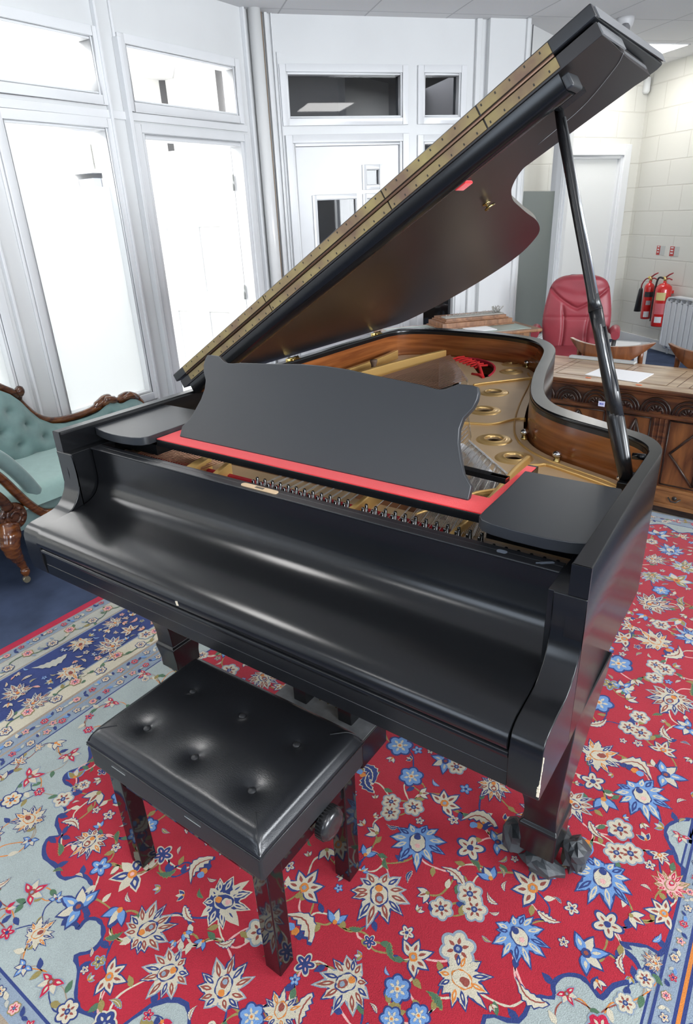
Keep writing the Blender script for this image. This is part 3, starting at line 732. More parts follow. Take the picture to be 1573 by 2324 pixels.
# bridges: long treble bridge and bass bridge with their felt
def band(pts, w, z0, z1, name, m):
    P = smooth_curve([Vector((x, y, 0)) for x, y in pts], 5); A = []; B = []
    for i, p in enumerate(P):
        d = (P[min(i+1, len(P)-1)]-P[max(i-1, 0)]).normalized(); n = Vector((-d.y, d.x, 0)); A.append(p+n*w/2); B.append(p-n*w/2)
    mb = MB(); up = lambda L, z: [Vector((q.x, q.y, z)) for q in L]
    mb.strip(up(A, z0), up(A, z1)); mb.strip(up(A, z1), up(B, z1), smooth=False); mb.strip(up(B, z1), up(B, z0))
    return obj(name, mb, m, piano)
M_gfelt = mat('grey_white_felt', (.62, .62, .64), .9, noise=.35, nscale=260)
band([(.155, .875), (.215, .825), (.275, .755), (.325, .705), (.365, .655)], .026, .80, ZP+.0035, 'duplex_felt', M_gfelt)
band([(.10, .86), (.185, .74), (.255, .635), (.315, .56), (.36, .52)], .022, .74, ZP-.006, 'treble_bridge', mat('maple_bridge', (.50, .36, .22), .5))
band([(-.425, 1.88), (-.33, 1.79), (-.245, 1.68), (-.185, 1.56), (-.165, 1.50)], .026, .75, ZP+.012, 'bass_bridge', mat('grey_bridge', (.44, .46, .50), .6, noise=.3, nscale=200))
band([(-.40, 1.955), (-.345, 1.985), (-.28, 1.975), (-.21, 1.93), (-.155, 1.855), (-.125, 1.77), (-.112, 1.69)], .007, ZP-.01, ZP+.004, 'red_felt_edge', mat('crimson_felt', (.60, .02, .05), .9))
M_redc = mat('bright_red_cloth', (.78, .03, .03), .9)
mb = MB()
for k in range(7):
    a0 = Vector((-.395+.028*k, 1.925-.02*k, ZP+.002)); a1 = a0+Vector((.035, .055, .004)); mb.tube([a0, (a0+a1)/2+Vector((0, 0, .003)), a1], .005, 6)
mb.tube([(-.30, 1.955, ZP+.002), (-.20, 1.80, ZP+.006), (-.125, 1.665, ZP+.002)], .007, 6); mb.tube([(-.19, 1.70, ZP+.002), (-.15, 1.69, ZP+.004), (-.12, 1.66, ZP+.002)], .006, 6)
obj('stringing_braid', mb, M_redc, piano)
# wooden peg on the bass side
mb = MB(); mb.lathe([(.012, 0), (.011, .03), (.016, .045), (.016, .052), (0, .054)], (-.548, 1.50, .885), 12); obj('rubber_buffer', mb, mat('brown_rubber', (.10, .06, .04), .6), piano)
# brass lid-lock hook on the concave side
mb = MB(); mb.tube([(.296, 1.165, .895), (.272, 1.165, .895)], .006, 10); mb.tube([(.278, 1.165, .895), (.262, 1.20, .925), (.255, 1.215, .938)], [.0045, .0035, .003], 8); mb.lathe([(.006, -.004), (.006, .004)], (.254, 1.217, .940), 10)
mb.lathe([(.014, 0), (.014, .004), (.008, .006)], (.300, 1.165, .895), 14, (-1, .3, 0)); obj('lid_hook', mb, M_brassp, piano)

# ---- side pieces and music shelf
M_desk = mat('satin_black_desk', (.021, .024, .028), .36, spec=.6, bump=.03, bscale=1200)
def cheek(sg):
    pts = [(.704, .2535), (.675, .2425), (.635, .2365), (.575, .2365), (.530, .2410), (.508, .2480), (.496, .262), (.494, .29), (.492, .40), (.486, .5235), (.690, .5235), (.700, .50)]
    if sg < 0: pts = [(-.706, .2570), (-.675, .2475), (-.638, .2410), (-.600, .2380), (-.561, .2395), (-.525, .2450), (-.500, .2560), (-.488, .275), (-.487, .37), (-.490, .5235), (-.690, .5235), (-.706, .52)]
    mb = MB(); mb.prism(pts, .9465, .970, lambda a, b, t: Vector((a, b, t)))
    return obj('side_shelf', mb, M_desk, piano, bevel=.0018, ang=50)
cheek(1); cheek(-1)
for sx in (1, -1):
    mb = MB(); mb.box(*sorted((sx*.497, sx*.700)), .30, .50, .905, .936); obj('shelf_block', mb, M_blk, piano)
mb = MB(); mb.box(-.486, .490, .2955, .375, .936, .9555); mb.box(-.486, -.44, .375, .60, .936, .9555); mb.box(.466, .490, .375, .60, .936, .9555); sh = obj('music_shelf', mb, M_blk, piano, bevel=.001)
mb = MB(); mb.box(-.484, .489, .297, .373, .9556, .9580); mb.box(-.484, -.44, .373, .585, .9556, .9580); mb.box(.468, .489, .373, .585, .9556, .9580); obj('shelf_felt', mb, M_felt, sh)
# desk panel
prof = [(.437, 0), (.436, .030), (.430, .035), (.413, .053), (.399, .081), (.386, .112), (.3805, .142), (.384, .165), (.400, .189), (.4045, .207), (.404, .222), (.3985, .2335), (.385, .2355), (.354, .235), (.341, .2275), (.328, .221), (.315, .219), (.300, .2195), (.274, .2235), (.22, .2275), (.148, .232), (.07, .239), (0, .2410)]
full = prof+[(-x, z) for x, z in prof[::-1][1:]]
ta = R(27)
def DX(x, h, t): return Vector((x, .338+h*math.sin(ta)+t*math.cos(ta), .9590+h*math.cos(ta)-t*math.sin(ta)))
mb = MB(); mb.prism(full, 0, .016, DX); obj('music_desk', mb, M_desk, piano, bevel=.0025, ang=60)
mb = MB(); mb.obox((.405, .478, .962), (.12, -.012, 0), (.012, .12, 0), (0, 0, 1), .062, .010, .006)
obj('desk_stay', mb, M_blk, piano)
mb = MB(); mb.obox((.447, .4735, .9665), (.12, -.012, 0), (.012, .12, 0), (0, 0, 1), .02, .006, .0015); obj('stay_plate', mb, M_brassp, piano)

# ---- lid, front flap folded back, hinges, prop
th = R(31.6); HL = Vector((-.738, 0, .995)); SD = Vector((math.cos(th), 0, math.sin(th))); NL = Vector((-math.sin(th), 0, math.cos(th)))
def LX(s, y, o=0): return HL+SD*s+Vector((0, y, 0))+NL*o
lo = [(0, .632), (1.481, .632), (1.478, .72), (1.470, .85), (1.463, 1.070), (1.458, 1.082), (1.450, 1.083), (1.40, 1.066), (1.33, 1.062), (1.264, 1.054), (1.215, 1.040), (1.180, 1.040), (1.14, 1.052), (1.103, 1.085), (1.065, 1.135), (1.035, 1.190), (.994, 1.295), (.955, 1.440), (.914, 1.60), (.872, 1.775), (.827, 1.925), (.775, 2.060), (.715, 2.160), (.60, 2.285), (.48, 2.338), (.305, 2.325), (.138, 2.230), (.035, 2.110), (.0, 2.02)]
lo2 = [lo[0], lo[1]]+[(p.x, p.y) for p in smooth_curve([(a, b, 0) for a, b in lo[1:]], 4)][1:]
mb = MB(); mb.prism(lo2, 0, .026, lambda a, b, t: LX(a, b, t)); lid = obj('lid', mb, M_under, piano, bevel=.002, ang=50)
# batten under the front edge, rounded
bp_ = [(.636, .0), (.636, -.028), (.641, -.036), (.652, -.040), (.668, -.040), (.684, -.036), (.698, -.026), (.704, -.012), (.705, 0)]
mb = MB(); mb.prism(bp_, .03, 1.392, lambda a, b, t: LX(t, a, b), smooth=True); bt = obj('lid_batten', mb, M_blk, lid); md = bt.modifiers.new('e', 'EDGE_SPLIT'); md.split_angle = R(50)
# folded front flap lying on top
flp = [(-.012, .625), (1.486, .625), (1.480, 1.195), (1.465, 1.205), (.03, 1.10), (-.012, 1.09)]
mb = MB(); mb.prism(flp, .030, .056, lambda a, b, t: LX(a, b, t)); flap = obj('front_flap', mb, M_blk2, piano, bevel=.003)
mb = MB(); mb.prism([(0, .034), (0, .046), (.006, .052), (.006, .028)], .64, 1.19, lambda a, b, t: LX(1.482+a, t, b)); obj('edge_moulding', mb, mat('glint_grey_edge', (.16, .165, .17), .22, spec=.8), flap)  # black moulding coloured grey for the ceiling light it reflects
mb = MB(); mb.obox(LX(1.4805, .72, .013), SD, (-.02, 1, 0), NL, .0015, .085, .011); mb.obox(LX(1.4665, .95, .013), SD, (-.03, 1, 0), NL, .0015, .11, .004); obj('painted_edge_highlight', mb, mat('glint_grey_edge', (.16, .165, .17), .22, spec=.8), lid)  # grey strips laid on as a painted highlight of the black lid edge
# continuous brass hinge in two leaves along the front edges, in short sections with screws
sec = [(.055, .50), (.504, .965), (.969, 1.235), (1.239, 1.400)]
for a, b in sec:
    mb = MB(); mb.obox(LX((a+b)/2, .6305, .0145), SD, (0, 1, 0), NL, (b-a)/2, .0016, .0098); h1 = obj('hinge_leaf', mb, M_brass, lid)
    mb = MB(); mb.obox(LX((a+b)/2, .6235, .0425), SD, (0, 1, 0), NL, (b-a)/2, .0016, .0098); obj('hinge_leaf', mb, M_brass, flap)
mb = MB(); mb.tube([LX(.055, .6265, .0285), LX(1.400, .6265, .0285)], .0032, 8); obj('hinge_knuckle', mb, mat('dull_brass_knuckle', (.12, .065, .04), .45, metal=.4), lid)
mb = MB()
for i in range(40):
    s_ = .075+i*.0335
    for o, y in ((.0105, .6288), (.0465, .6218)): mb.obox(LX(s_, y, o), SD, (0, 1, 0), NL, .0014, .0006, .0022)
sc = obj('hinge_screw_slots', mb, mat('dark_slot', (.03, .025, .02), .6), lid)
# hinges along the bass side
for y0 in (.70, 1.18, 1.79):
    mb = MB(); mb.tube([(-.722, y0-.035, .9895), (-.722, y0+.035, .9895)], .0055, 10); mb.box(-.720, -.707, y0-.033, y0+.033, .9852, .9875); mb.tube([(-.708, y0-.02, .988), (-.708, y0-.012, .988)], .006, 8); obj('lid_hinge', mb, M_brassp, piano)
# fittings under the lid
mb = MB(); mb.obox(LX(1.068, .815, -.004), SD, (0, 1, 0), NL, .016, .022, .004); part_label(obj('felt_pad', mb, M_felt, lid, bevel=.003), 'red felt pad')
mb = MB(); mb.lathe([(.012, 0), (.012, -.003), (.005, -.004), (.004, -.016)], LX(.985, 1.115, 0), 12, NL); mb.tube([LX(.975, 1.13, -.014), LX(.985, 1.09, -.020), LX(1.0, 1.09, -.018), LX(1.0, 1.125, -.012)], .0035, 8); obj('lid_lock_catch', mb, M_brassp, lid)
mb = MB(); cr_ = smooth_curve([LX(1.475, .80, -.0012), LX(1.44, .85, -.0012), (LX(1.34, .93, -.0012)), LX(1.22, .95, -.0012)], 6); mb.tube(cr_, .0006, 5); obj('scratch_line', mb, M_paint, lid)
mb = MB(); mb.obox(LX(1.355, .80, -.005), SD, (0, 1, 0), NL, .03, .02, .005); obj('prop_cup', mb, M_blk, lid)
mb = MB(); mb.obox(LX(1.40, .665, -.022), SD, (0, 1, 0), NL, .008, .03, .014); obj('flap_stop', mb, M_desk, lid, bevel=.004)
# prop stick
PB_ = Vector((.664, .694, .925)); PT_ = LX(1.325, .815, -.002); D_ = (PT_-PB_)
sideP = Vector((0, 1, 0)).cross(D_).normalized(); frP = D_.cross(sideP).normalized()
L_ = D_.length; ux = D_.normalized()
mb = MB(); P = lambda t, a=0., b=0.: PB_+ux*t+sideP*a+frP*b
mb.tube([P(.0), P(.05), P(.09), P(.14), P(.17)], [.017, .019, .0205, .021, .016], 12, sx=1., sy=.8)
mb.tube([P(.13, .002), P(.22, .003), P(.34, .001), P(.39, 0)], [.0185, .0175, .0150, .0165], 12, sx=1, sy=.85)
mb.tube([P(.385), P(.41), P(.44), P(.75*L_), P(.93*L_), P(L_)], [.0165, .0135, .0125, .0125, .0125, .0095], 12, sx=1, sy=.9)
prop = obj('lid_prop', mb, M_blkg, piano)
mb = MB(); mb.tube([P(.42, .0105, -.006), P(.97*L_, .0105, -.006)], .0036, 6); obj('prop_edge_strip', mb, mat('satin_metal_strip', (.65, .66, .66), .25, metal=.9), prop)
mb = MB(); mb.tube([P(.20, .015, -.006), P(.345, .0145, -.006)], .0045, 6); obj('half_prop_slot', mb, M_blk2, prop)
mb = MB(); mb.tube([P(.225*L_, .0085, -.0125), P(.43*L_, .008, -.0125)], .0022, 6); obj('prop_edge_strip', mb, mat('satin_metal_strip', (.65, .66, .66), .25, metal=.9), prop)
mb = MB(); mb.box(.650, .690, .665, .715, .895, .925); mb.tube([(.648, .70, .93), (.694, .70, .93)], .012, 12); obj('prop_bracket', mb, M_blk, piano, bevel=.002)
mb = MB(); mb.tube([(.66, .742, .965), (.70, .742, .968)], .008, 10); obj('prop_catch', mb, M_blk, piano)

# ---- legs, lyre
def leg(cx, cy, side=0):
    """spade leg: broad head under the case, tapering shaft, stepped foot; side=+1/-1 keeps the outer face near the rim"""
    l = MB(); xo = .067*side if side else 0
    secs = [(.618, (-.115, .067), (-.165, .085)), (.560, (-.105, .063), (-.150, .080)), (.245, (-.048, .032), (-.062, .045)), (.215, (-.046, .031), (-.058, .045)), (.178, (-.046, .033), (-.056, .046)), (.170, (-.054, .038), (-.064, .052)), (.160, (-.054, .038), (-.064, .052)), (.105, (-.048, .036), (-.054, .048)), (.070, (-.048, .036), (-.054, .048))]
    q = []
    for z, (xa, xb), (ya, yb) in secs:
        if side < 0: xa, xb = -xb, -xa
        if side == 0: xa = -max(abs(xa), xb)*.8; xb = -xa
        q += [(cx+xa, cy+ya, z), (cx+xb, cy+ya, z), (cx+xb, cy+yb, z), (cx+xa, cy+yb, z)]
    n = len(secs); fs = [(0, 1, 2, 3), tuple(4*(n-1)+k for k in (3, 2, 1, 0))]
    for i in range(n-1):
        for k in range(4): fs.append((4*i+k, 4*i+(k+1) % 4, 4*i+4+(k+1) % 4, 4*i+4+k))
    l.add(q, fs); return obj('leg', l, M_blk, piano, bevel=.003, seg=2, ang=12)
def caster(cx, cy, parent):
    mb = MB(); mb.tube([(cx-.012, cy, .028), (cx+.012, cy, .028)], .028, 20); mb.tube([(cx, cy, .03), (cx, cy, .075)], .012, 10); mb.box(cx-.018, cx-.014, cy-.012, cy+.012, .02, .07); mb.box(cx+.014, cx+.018, cy-.012, cy+.012, .02, .07)
    return obj('caster', mb, M_brassp, parent, bevel=.002)
M_wrap = mat('black_wrapping_cloth', (.035, .04, .045), .45, noise=.4, nscale=14, bump=.6, bscale=60)
def wrap(c, rx, ry, rz, seed, parent):
    rnd = random.Random(seed); mb = MB(); nU, nV = 12, 7; off_ = [[rnd.uniform(.74, 1.12) for _ in range(nU)] for _ in range(nV+1)]
    def f(u, v):
        i = int(round(u*nU)) % nU; j = int(round(v*nV)); a = 2*PI*u; b = PI*v; k = off_[j][i] if 0 < j < nV else 1
        return Vector((c[0]+rx*k*math.cos(a)*math.sin(b), c[1]+ry*k*math.sin(a)*math.sin(b), max(.002, c[2]+rz*k*math.cos(b))))
    mb.grid(f, nU, nV, smooth=False); return obj('castor_wrapping', mb, M_wrap, parent)
lg = leg(.668, .375, 1); caster(.668, .375, lg)
wrap((.596, .372, .045), .040, .045, .042, 3, lg); wrap((.735, .398, .045), .036, .045, .046, 5, lg); wrap((.668, .430, .042), .05, .04, .04, 8, lg); wrap((.672, .340, .026), .055, .03, .026, 11, lg)
lg = leg(-.668, .375, -1); caster(-.668, .375, lg); wrap((-.70, .395, .04), .04, .045, .042, 4, lg)
lg = leg(-.33, 1.78); caster(-.33, 1.78, lg); wrap((-.33, 1.80, .04), .05, .05, .042, 6, lg)
M_lyre = mat('grey_lyre_top', (.14, .145, .15), .4, noise=.25, nscale=30)  # lighter grey for the top face of the lyre box
ly = MB(); ly.box(-.165, .170, .300, .430, .085, .185); lyre = obj('pedal_lyre', ly, M_blk, piano, bevel=.006)
mb = MB(); mb.box(-.162, .167, .302, .428, .1852, .1875); obj('lyre_top', mb, M_lyre, lyre)
for x in (-.075, .088):
    mb = MB(); mb.box(x-.024, x+.024, .335, .385, .187, .612); obj('lyre_post', mb, M_blk, lyre, bevel=.004)
mb = MB(); mb.box(-.13, .135, .325, .40, .585, .615); obj('lyre_head', mb, M_blk, lyre, bevel=.003)
for x in (-.055, .005, .065):
    mb = MB(); mb.tube([(x, .31, .105), (x, .26, .103), (x, .235, .095)], [.006, .009, .013], 10, sx=1, sy=.5 if False else 1); obj('pedal', mb, M_brassp, lyre)
for x in (-.11, .12):
    mb = MB(); mb.tube([(x, .41, .16), (x, .66, .60)], .005, 8); obj('lyre_brace', mb, M_steelp, lyre)
for x in (-.03, .0, .03):
    mb = MB(); mb.tube([(x, .375, .187), (x, .375, .60)], .003, 6); obj('pedal_rod', mb, M_brassp, lyre)
# ------------------------------------------------------------------ piano bench
M_vinyl = mat('black_vinyl', (.012, .013, .015), .24, spec=.55, bump=.12, bscale=500)
M_vinyls = mat('black_vinyl_side', (.018, .019, .021), .42, spec=.4, bump=.15, bscale=600)
M_gl = mat('gloss_black_leg', (.006, .006, .007), .06, spec=.6)
bench = thing('piano_bench', 'black adjustable piano bench with six-button tufted vinyl seat', 'bench', (.045, -.06, 0))
BX0, BX1, BY0, BY1 = -.222, .308, -.232, .110
BUT = [(-.117, -.001), (.047, .002), (.209, .002), (-.113, -.145), (.047, -.146), (.211, -.143)]
def seat(u, v):
    x = BX0+(BX1-BX0)*u; y = BY0+(BY1-BY0)*v
    ex = min(u, 1-u)*(BX1-BX0); ey = min(v, 1-v)*(BY1-BY0)
    f = lambda d: (1-(1-min(d/.028, 1))**2)**.5
    z = .428+.030*f(ex)*f(ey)+.006*(math.sin(PI*u)*math.sin(PI*v))**.6
    for bx, by in BUT:
        d = math.hypot(x-bx, y-by); z -= .009*math.exp(-(d/.013)**1.2)+.0045*math.exp(-(d/.042)**2)
    return Vector((x, y, z))
def remap(t): return t
mb = MB(); mb.grid(seat, 110, 76)
# rolled border down to the seam
ring = [seat(i/110, 0) for i in range(111)]+[seat(1, j/76) for j in range(1, 77)]+[seat(1-i/110, 1) for i in range(1, 111)]+[seat(0, 1-j/76) for j in range(1, 76)]
cx_, cy_ = (BX0+BX1)/2, (BY0+BY1)/2
def outp(p, o, z):
    return Vector((min(max(p.x, BX0), BX1)+(o if p.x > BX1-1e-4 else -o if p.x < BX0+1e-4 else 0), p.y+(o if p.y > BY1-1e-4 else -o if p.y < BY0+1e-4 else 0), z))
mb.strip(ring, [outp(p, .004, .424) for p in ring], closed=True); mb.strip([outp(p, .004, .424) for p in ring], [outp(p, .0005, .418) for p in ring], closed=True)
cush = obj('seat_cushion', mb, M_vinyl, bench)
for bx, by in BUT:
    z = seat((bx-BX0)/(BX1-BX0), (by-BY0)/(BY1-BY0)).z
    mb = MB(); mb.lathe([(.0095, -.004), (.0100, .001), (.0085, .005), (.005, .007), (0, .0078)], (bx, by, z), 18); obj('tuft_button', mb, M_vinyls, cush)
for X_, Y_ in ((BX1-.012, BY0+.012), (BX0+.012, BY0+.012), (BX1-.012, BY1-.012)):
    a = seat((X_-BX0)/(BX1-BX0), (Y_-BY0)/(BY1-BY0)); sx = 1 if X_ > 0 else -1; sy = -1 if Y_ < 0 else 1
    pts = []
    for k in range(9):
        t = .05*k/8; xx = (BX1 if sx > 0 else BX0)-sx*t; yy = (BY0 if sy < 0 else BY1)-sy*t
        q = seat((xx-BX0)/(BX1-BX0), (yy-BY0)/(BY1-BY0)); pts.append(q+Vector((0, 0, .0006)))
    mb = MB(); mb.tube(pts, .0012, 5); obj('corner_seam', mb, M_vinyls, cush)
mb = MB(); mb.box(BX0-.002, BX1+.002, BY0-.002, BY1+.002, .352, .4175); box = obj('seat_box', mb, M_vinyls, bench, bevel=.008, seg=3)
mb = MB(); mb.tube([(BX0-.003, BY0-.003, .4185), (BX1+.003, BY0-.003, .4185), (BX1+.003, BY1+.003, .4185), (BX0-.003, BY1+.003, .4185), (BX0-.003, BY0-.003, .4185)], .0022, 6); obj('piping', mb, M_vinyl, box)
for x in (-.115, .125):
    mb = MB(); mb.box(x-.024, x+.024, BY0-.0035, BY0-.0015, .3975, .4005); obj('metal_clip', mb, M_steelp, box)
mb = MB(); x0, x1, y0, y1 = -.215, .294, -.209, .098
mb.box(x0+.01, x1-.01, y0+.006, y0+.026, .285, .352); mb.box(x0+.01, x1-.01, y1-.026, y1-.006, .285, .352); mb.box(x0+.006, x0+.026, y0+.01, y1-.01, .285, .352); mb.box(x1-.026, x1-.006, y0+.01, y1-.01, .285, .352)
obj('apron', mb, M_gl, bench, bevel=.002)
for lx, ly_ in ((x0, y0), (x1-.045, y0), (x0, y1-.045), (x1-.045, y1-.045)):
    mb = MB(); t0 = .045; q = []
    sx = -1 if lx > 0 else 1; sy = 1 if ly_ < 0 else -1
    for z, w_ in ((.352, .046), (.0, .040)):
        ax, ay = (lx, ly_); bx, by = lx+.045, ly_+.045
        q += [(ax, ay, z), (bx, ay, z), (bx, by, z), (ax, by, z)]
    mb.add(q, [(0, 1, 2, 3), (4, 7, 6, 5), (0, 4, 5, 1), (1, 5, 6, 2), (2, 6, 7, 3), (3, 7, 4, 0)]); obj('leg', mb, M_gl, bench, bevel=.003)
def knob(sx, x):
    pr = [(.010, -.012), (.010, 0), (.030, .001), (.036, .006), (.037, .022), (.033, .030), (.020, .033), (.0, .033)]
    mb = MB(); mb.lathe(pr, (x, -.035, .318), 32, (sx, 0, 0))
    for k in range(32):
        t = 2*PI*k/32; mb.obox((x+sx*.014, -.035+.037*math.cos(t), .318+.037*math.sin(t)), (1, 0, 0), (0, math.cos(t), math.sin(t)), (0, -math.sin(t), math.cos(t)), .008, .0016, .0016)
    obj('height_knob', mb, mat('black_plastic_knob', (.02, .02, .021), .22, spec=.6), bench)
knob(1, .300); knob(-1, -.221)
# ------------------------------------------------------------------ patterned rug (knotted motifs as thin layers of one mesh)
RC = {}
RUGM = []
def rc(k, col):
    RC[k] = len(RUGM); RUGM.append(rugmat('wool_'+k, col))
rc('red', (.35, .018, .034)); rc('navy', (.028, .045, .16)); rc('blue', (.13, .25, .48)); rc('cream', (.50, .455, .35)); rc('brown', (.24, .06, .045)); rc('orange', (.55, .19, .04))
rc('green', (.07, .14, .08)); rc('olive', (.25, .20, .07)); rc('sage', (.31, .355, .345)); rc('pink', (.62, .34, .32)); rc('tan', (.30, .24, .18)); rc('slate', (.22, .27, .33)); rc('worn', (.40, .395, .345)); rc('crimson', (.42, .015, .05))
rug = MB(); RZ = -.0030
rr_ = random.Random(21)
RPN = [0]
def rp(pts, c, lay): RPN[0] += 1; z = RZ+lay*.00022+(RPN[0] % 37)*4e-6; rug.poly([Vector((x, y, z)) for x, y in pts], RC[c])
def rbox(x0, x1, y0, y1, c, lay): rp([(x0, y0), (x1, y0), (x1, y1), (x0, y1)], c, lay)
def shape(cx, cy, r, rot, fn, n=40, sx=1., sy=1.):
    out = []; c, s_ = math.cos(rot), math.sin(rot)
    for i in range(n):
        t = 2*PI*i/n; q = r*fn(t, i); x, y = q*math.cos(t)*sx, q*math.sin(t)*sy
        out.append((cx+x*c-y*s_, cy+x*s_+y*c))
    return out
def loc(cx, cy, rot, x, y): c, s_ = math.cos(rot), math.sin(rot); return cx+x*c-y*s_, cy+x*s_+y*c
def jz(a): return lambda t, i: 1+rr_.uniform(-a, a)
def petal(cx, cy, rot, L, w, c, lay, tip=1.):
    """leaf-shaped petal from (cx,cy) pointing along rot"""
    pts = []
    for k in range(9):
        u = k/8; pts.append((L*u, w*math.sin(PI*u**.8)*(1+rr_.uniform(-.12, .12))))
    for k in range(7, 0, -1):
        u = k/8; pts.append((L*u, -w*math.sin(PI*u**.8)*(1+rr_.uniform(-.12, .12))))
    rp([loc(cx, cy, rot, *p) for p in pts], c, lay)
SC = {'c': ('navy', 'cream', 'brown', 'orange', 'slate'), 'b': ('navy', 'cream', 'brown', 'orange', 'cream'), 'l': ('navy', 'blue', 'cream', 'navy', 'brown'), 'n': ('cream', 'navy', 'cream', 'orange', 'pink'),
      'o': ('navy', 'cream', 'orange', 'cream', 'brown'), 'y': ('blue', 'olive', 'cream', 'orange', 'brown'), 'p': ('olive', 'pink', 'crimson', 'pink', 'worn'), 'r': ('slate', 'crimson', 'cream', 'brown', 'slate'), 'w': ('worn', 'worn', 'worn', 'worn', 'worn'), 'g': ('cream', 'green', 'green', 'green', 'green')}
def jag(cx, cy, rot, L, w, c, lay):
    up = []; dn = []; n = 9
    for k in range(n+1):
        u = k/n; q = w*math.sin(PI*min(1, u*.98)**.75)*(1.18 if k % 2 else .82); up.append((L*u, q)); dn.append((L*u, -q*rr_.uniform(.85, 1.1)))
    rp([loc(cx, cy, rot, *p) for p in up+dn[::-1]], c, lay)
def motif(k, x, y, r, s, lay=2, rot=None):
    A, B, C_, D, E_ = SC[s]
    if rot is None: rot = rr_.uniform(0, 2*PI)
    if k == 'P':
        n = rr_.choice((11, 12, 13)); s2 = .85; bx, by = loc(x, y, rot, -r*.34, 0); AN = []
        for q in range(n):
            d = -150+300*q/(n-1)+rr_.uniform(-6, 6); L_ = r*(1.34-.62*(abs(d)/150)**1.2)*rr_.uniform(.88, 1.08); AN.append((R(d)+rot, L_, .17 if q % 2 else .23))
        for a, L_, w_ in AN: petal(bx, by, a, L_*1.06, r*(w_+.035), 'slate' if (s == 'c' and rr_.random() < .5) else A, lay)
        for i_, (a, L_, w_) in enumerate(AN):
            jag(bx, by, a, L_*.97, r*w_, B if i_ % 3 != 1 or s in 'lp' else ('cream' if s != 'c' else 'cream'), lay+1+.01*i_)
            qx, qy = loc(bx, by, a, L_*.42, 0); petal(qx, qy, a, L_*.50, r*.085, (C_, A, D if s in 'bo' else C_)[i_ % 3], lay+2); petal(*loc(qx, qy, a, L_*.1, 0), a, L_*.22, r*.03, B, lay+3)
        rp(shape(*loc(x, y, rot, -r*.16, 0), r*.40, rot, lambda t, i: .85+.15*abs(math.cos(3*t)), 30, 1.1, s2), A if s != 'o' else 'orange', lay+3.2)
        rp(shape(*loc(x, y, rot, -r*.16, 0), r*.33, rot, jz(.08), 24, 1.1, s2), B if s != 'l' else 'cream', lay+4)
        rp(shape(*loc(x, y, rot, -r*.04, 0), r*.19, rot, jz(.14), 16, 1.1, .8), C_ if s != 'o' else 'brown', lay+5); rp(shape(*loc(x, y, rot, -r*.02, 0), r*.10, rot, jz(.14), 12), E_ if s != 'l' else 'pink', lay+6); rp(shape(*loc(x, y, rot, -r*.40, 0), r*.13, rot, jz(.1), 12), D, lay+6)
    elif k == 'R':
        n = 6 if s != 'n' else 5
        rp(shape(x, y, r*1.06, rot, lambda t, i: .80+.20*abs(math.cos(n*t/2)), 60), 'slate' if s == 'c' else A, lay)
        rp(shape(x, y, r*.93, rot, lambda t, i: .72+.26*abs(math.cos(n*t/2))+rr_.uniform(-.02, .02), 60), B, lay+1)
        for q in range(n):
            a = rot+2*PI*q/n; px, py = x+r*.24*math.cos(a), y+r*.24*math.sin(a); petal(px, py, a, r*.40, r*.10, C_, lay+2)
        rp(shape(x, y, r*.24, rot, jz(.08), 16), 'navy' if s != 'l' else 'cream', lay+3); rp(shape(x, y, r*.11, rot, jz(.1), 10), 'slate' if s != 'l' else 'orange', lay+4)
    elif k == 'S':
        n = 5
        rp(shape(x, y, r*1.05, rot, lambda t, i: .55+.45*abs(math.cos(n*t/2))**1.3, 50), A, lay); rp(shape(x, y, r*.9, rot, lambda t, i: .5+.48*abs(math.cos(n*t/2))**1.3, 50), B, lay+1)
        for q in range(n):
            a = rot+2*PI*q/n; petal(x+r*.25*math.cos(a), y+r*.25*math.sin(a), a, r*.38, r*.07, 'pink' if s == 'n' else C_, lay+2)
        rp(shape(x, y, r*.22, rot, jz(.1), 14), 'navy', lay+3)
    elif k in 'BF':
        n = 5
        for q in range(n):
            a = rot+R(-100+50*q); L_ = r*(1.15 if q == 2 else .98)
            petal(*loc(x, y, rot, -r*.35, 0), a, L_*1.28, r*.33, A, lay)
        for q in range(n):
            a = rot+R(-100+50*q); L_ = r*(1.15 if q == 2 else .98)
            petal(*loc(x, y, rot, -r*.33, 0), a, L_*1.12, r*.25, B if q % 2 == 0 else 'cream', lay+1)
            petal(*loc(*loc(x, y, rot, -r*.33, 0), a, r*.4, 0), a, L_*.45, r*.09, C_, lay+2)
        rp(shape(*loc(x, y, rot, -r*.25, 0), r*.27, rot, jz(.1), 16), D, lay+3); rp(shape(*loc(x, y, rot, -r*.25, 0), r*.13, rot, jz(.1), 12), E_, lay+4)
    elif k == 'T':
        for q in range(3):
            a = rot+R(-42+42*q); petal(*loc(x, y, rot, -r*.6, 0), a, r*1.55, r*.38, A, lay); petal(*loc(x, y, rot, -r*.56, 0), a, r*1.35, r*.29, B if q != 1 else 'cream', lay+1)
        petal(*loc(x, y, rot, -r*.3, 0), rot, r*.9, r*.12, C_, lay+2); rp(shape(*loc(x, y, rot, -r*.45, 0), r*.22, rot, jz(.1), 12), 'orange' if s != 'c' else 'olive', lay+3)
    elif k in 'LC':
        bend = (1.5 if k == 'C' else .8)*rr_.choice((-1, 1)); n = 12; up = []; dn = []
        for q in range(n+1):
            u = q/n; a = rot+bend*(u-.5); px = r*1.9*(u-.5); py = -bend*r*.75*((u-.5)**2)*2
            w_ = r*(.42 if k == 'C' else .36)*math.sin(PI*min(1, u*1.02)**.75)*(1+(.25 if q % 2 else -.15))
            up.append((px, py+w_)); dn.append((px, py-w_*.55))
        P_ = [loc(x, y, rot, *p) for p in up+dn[::-1]]
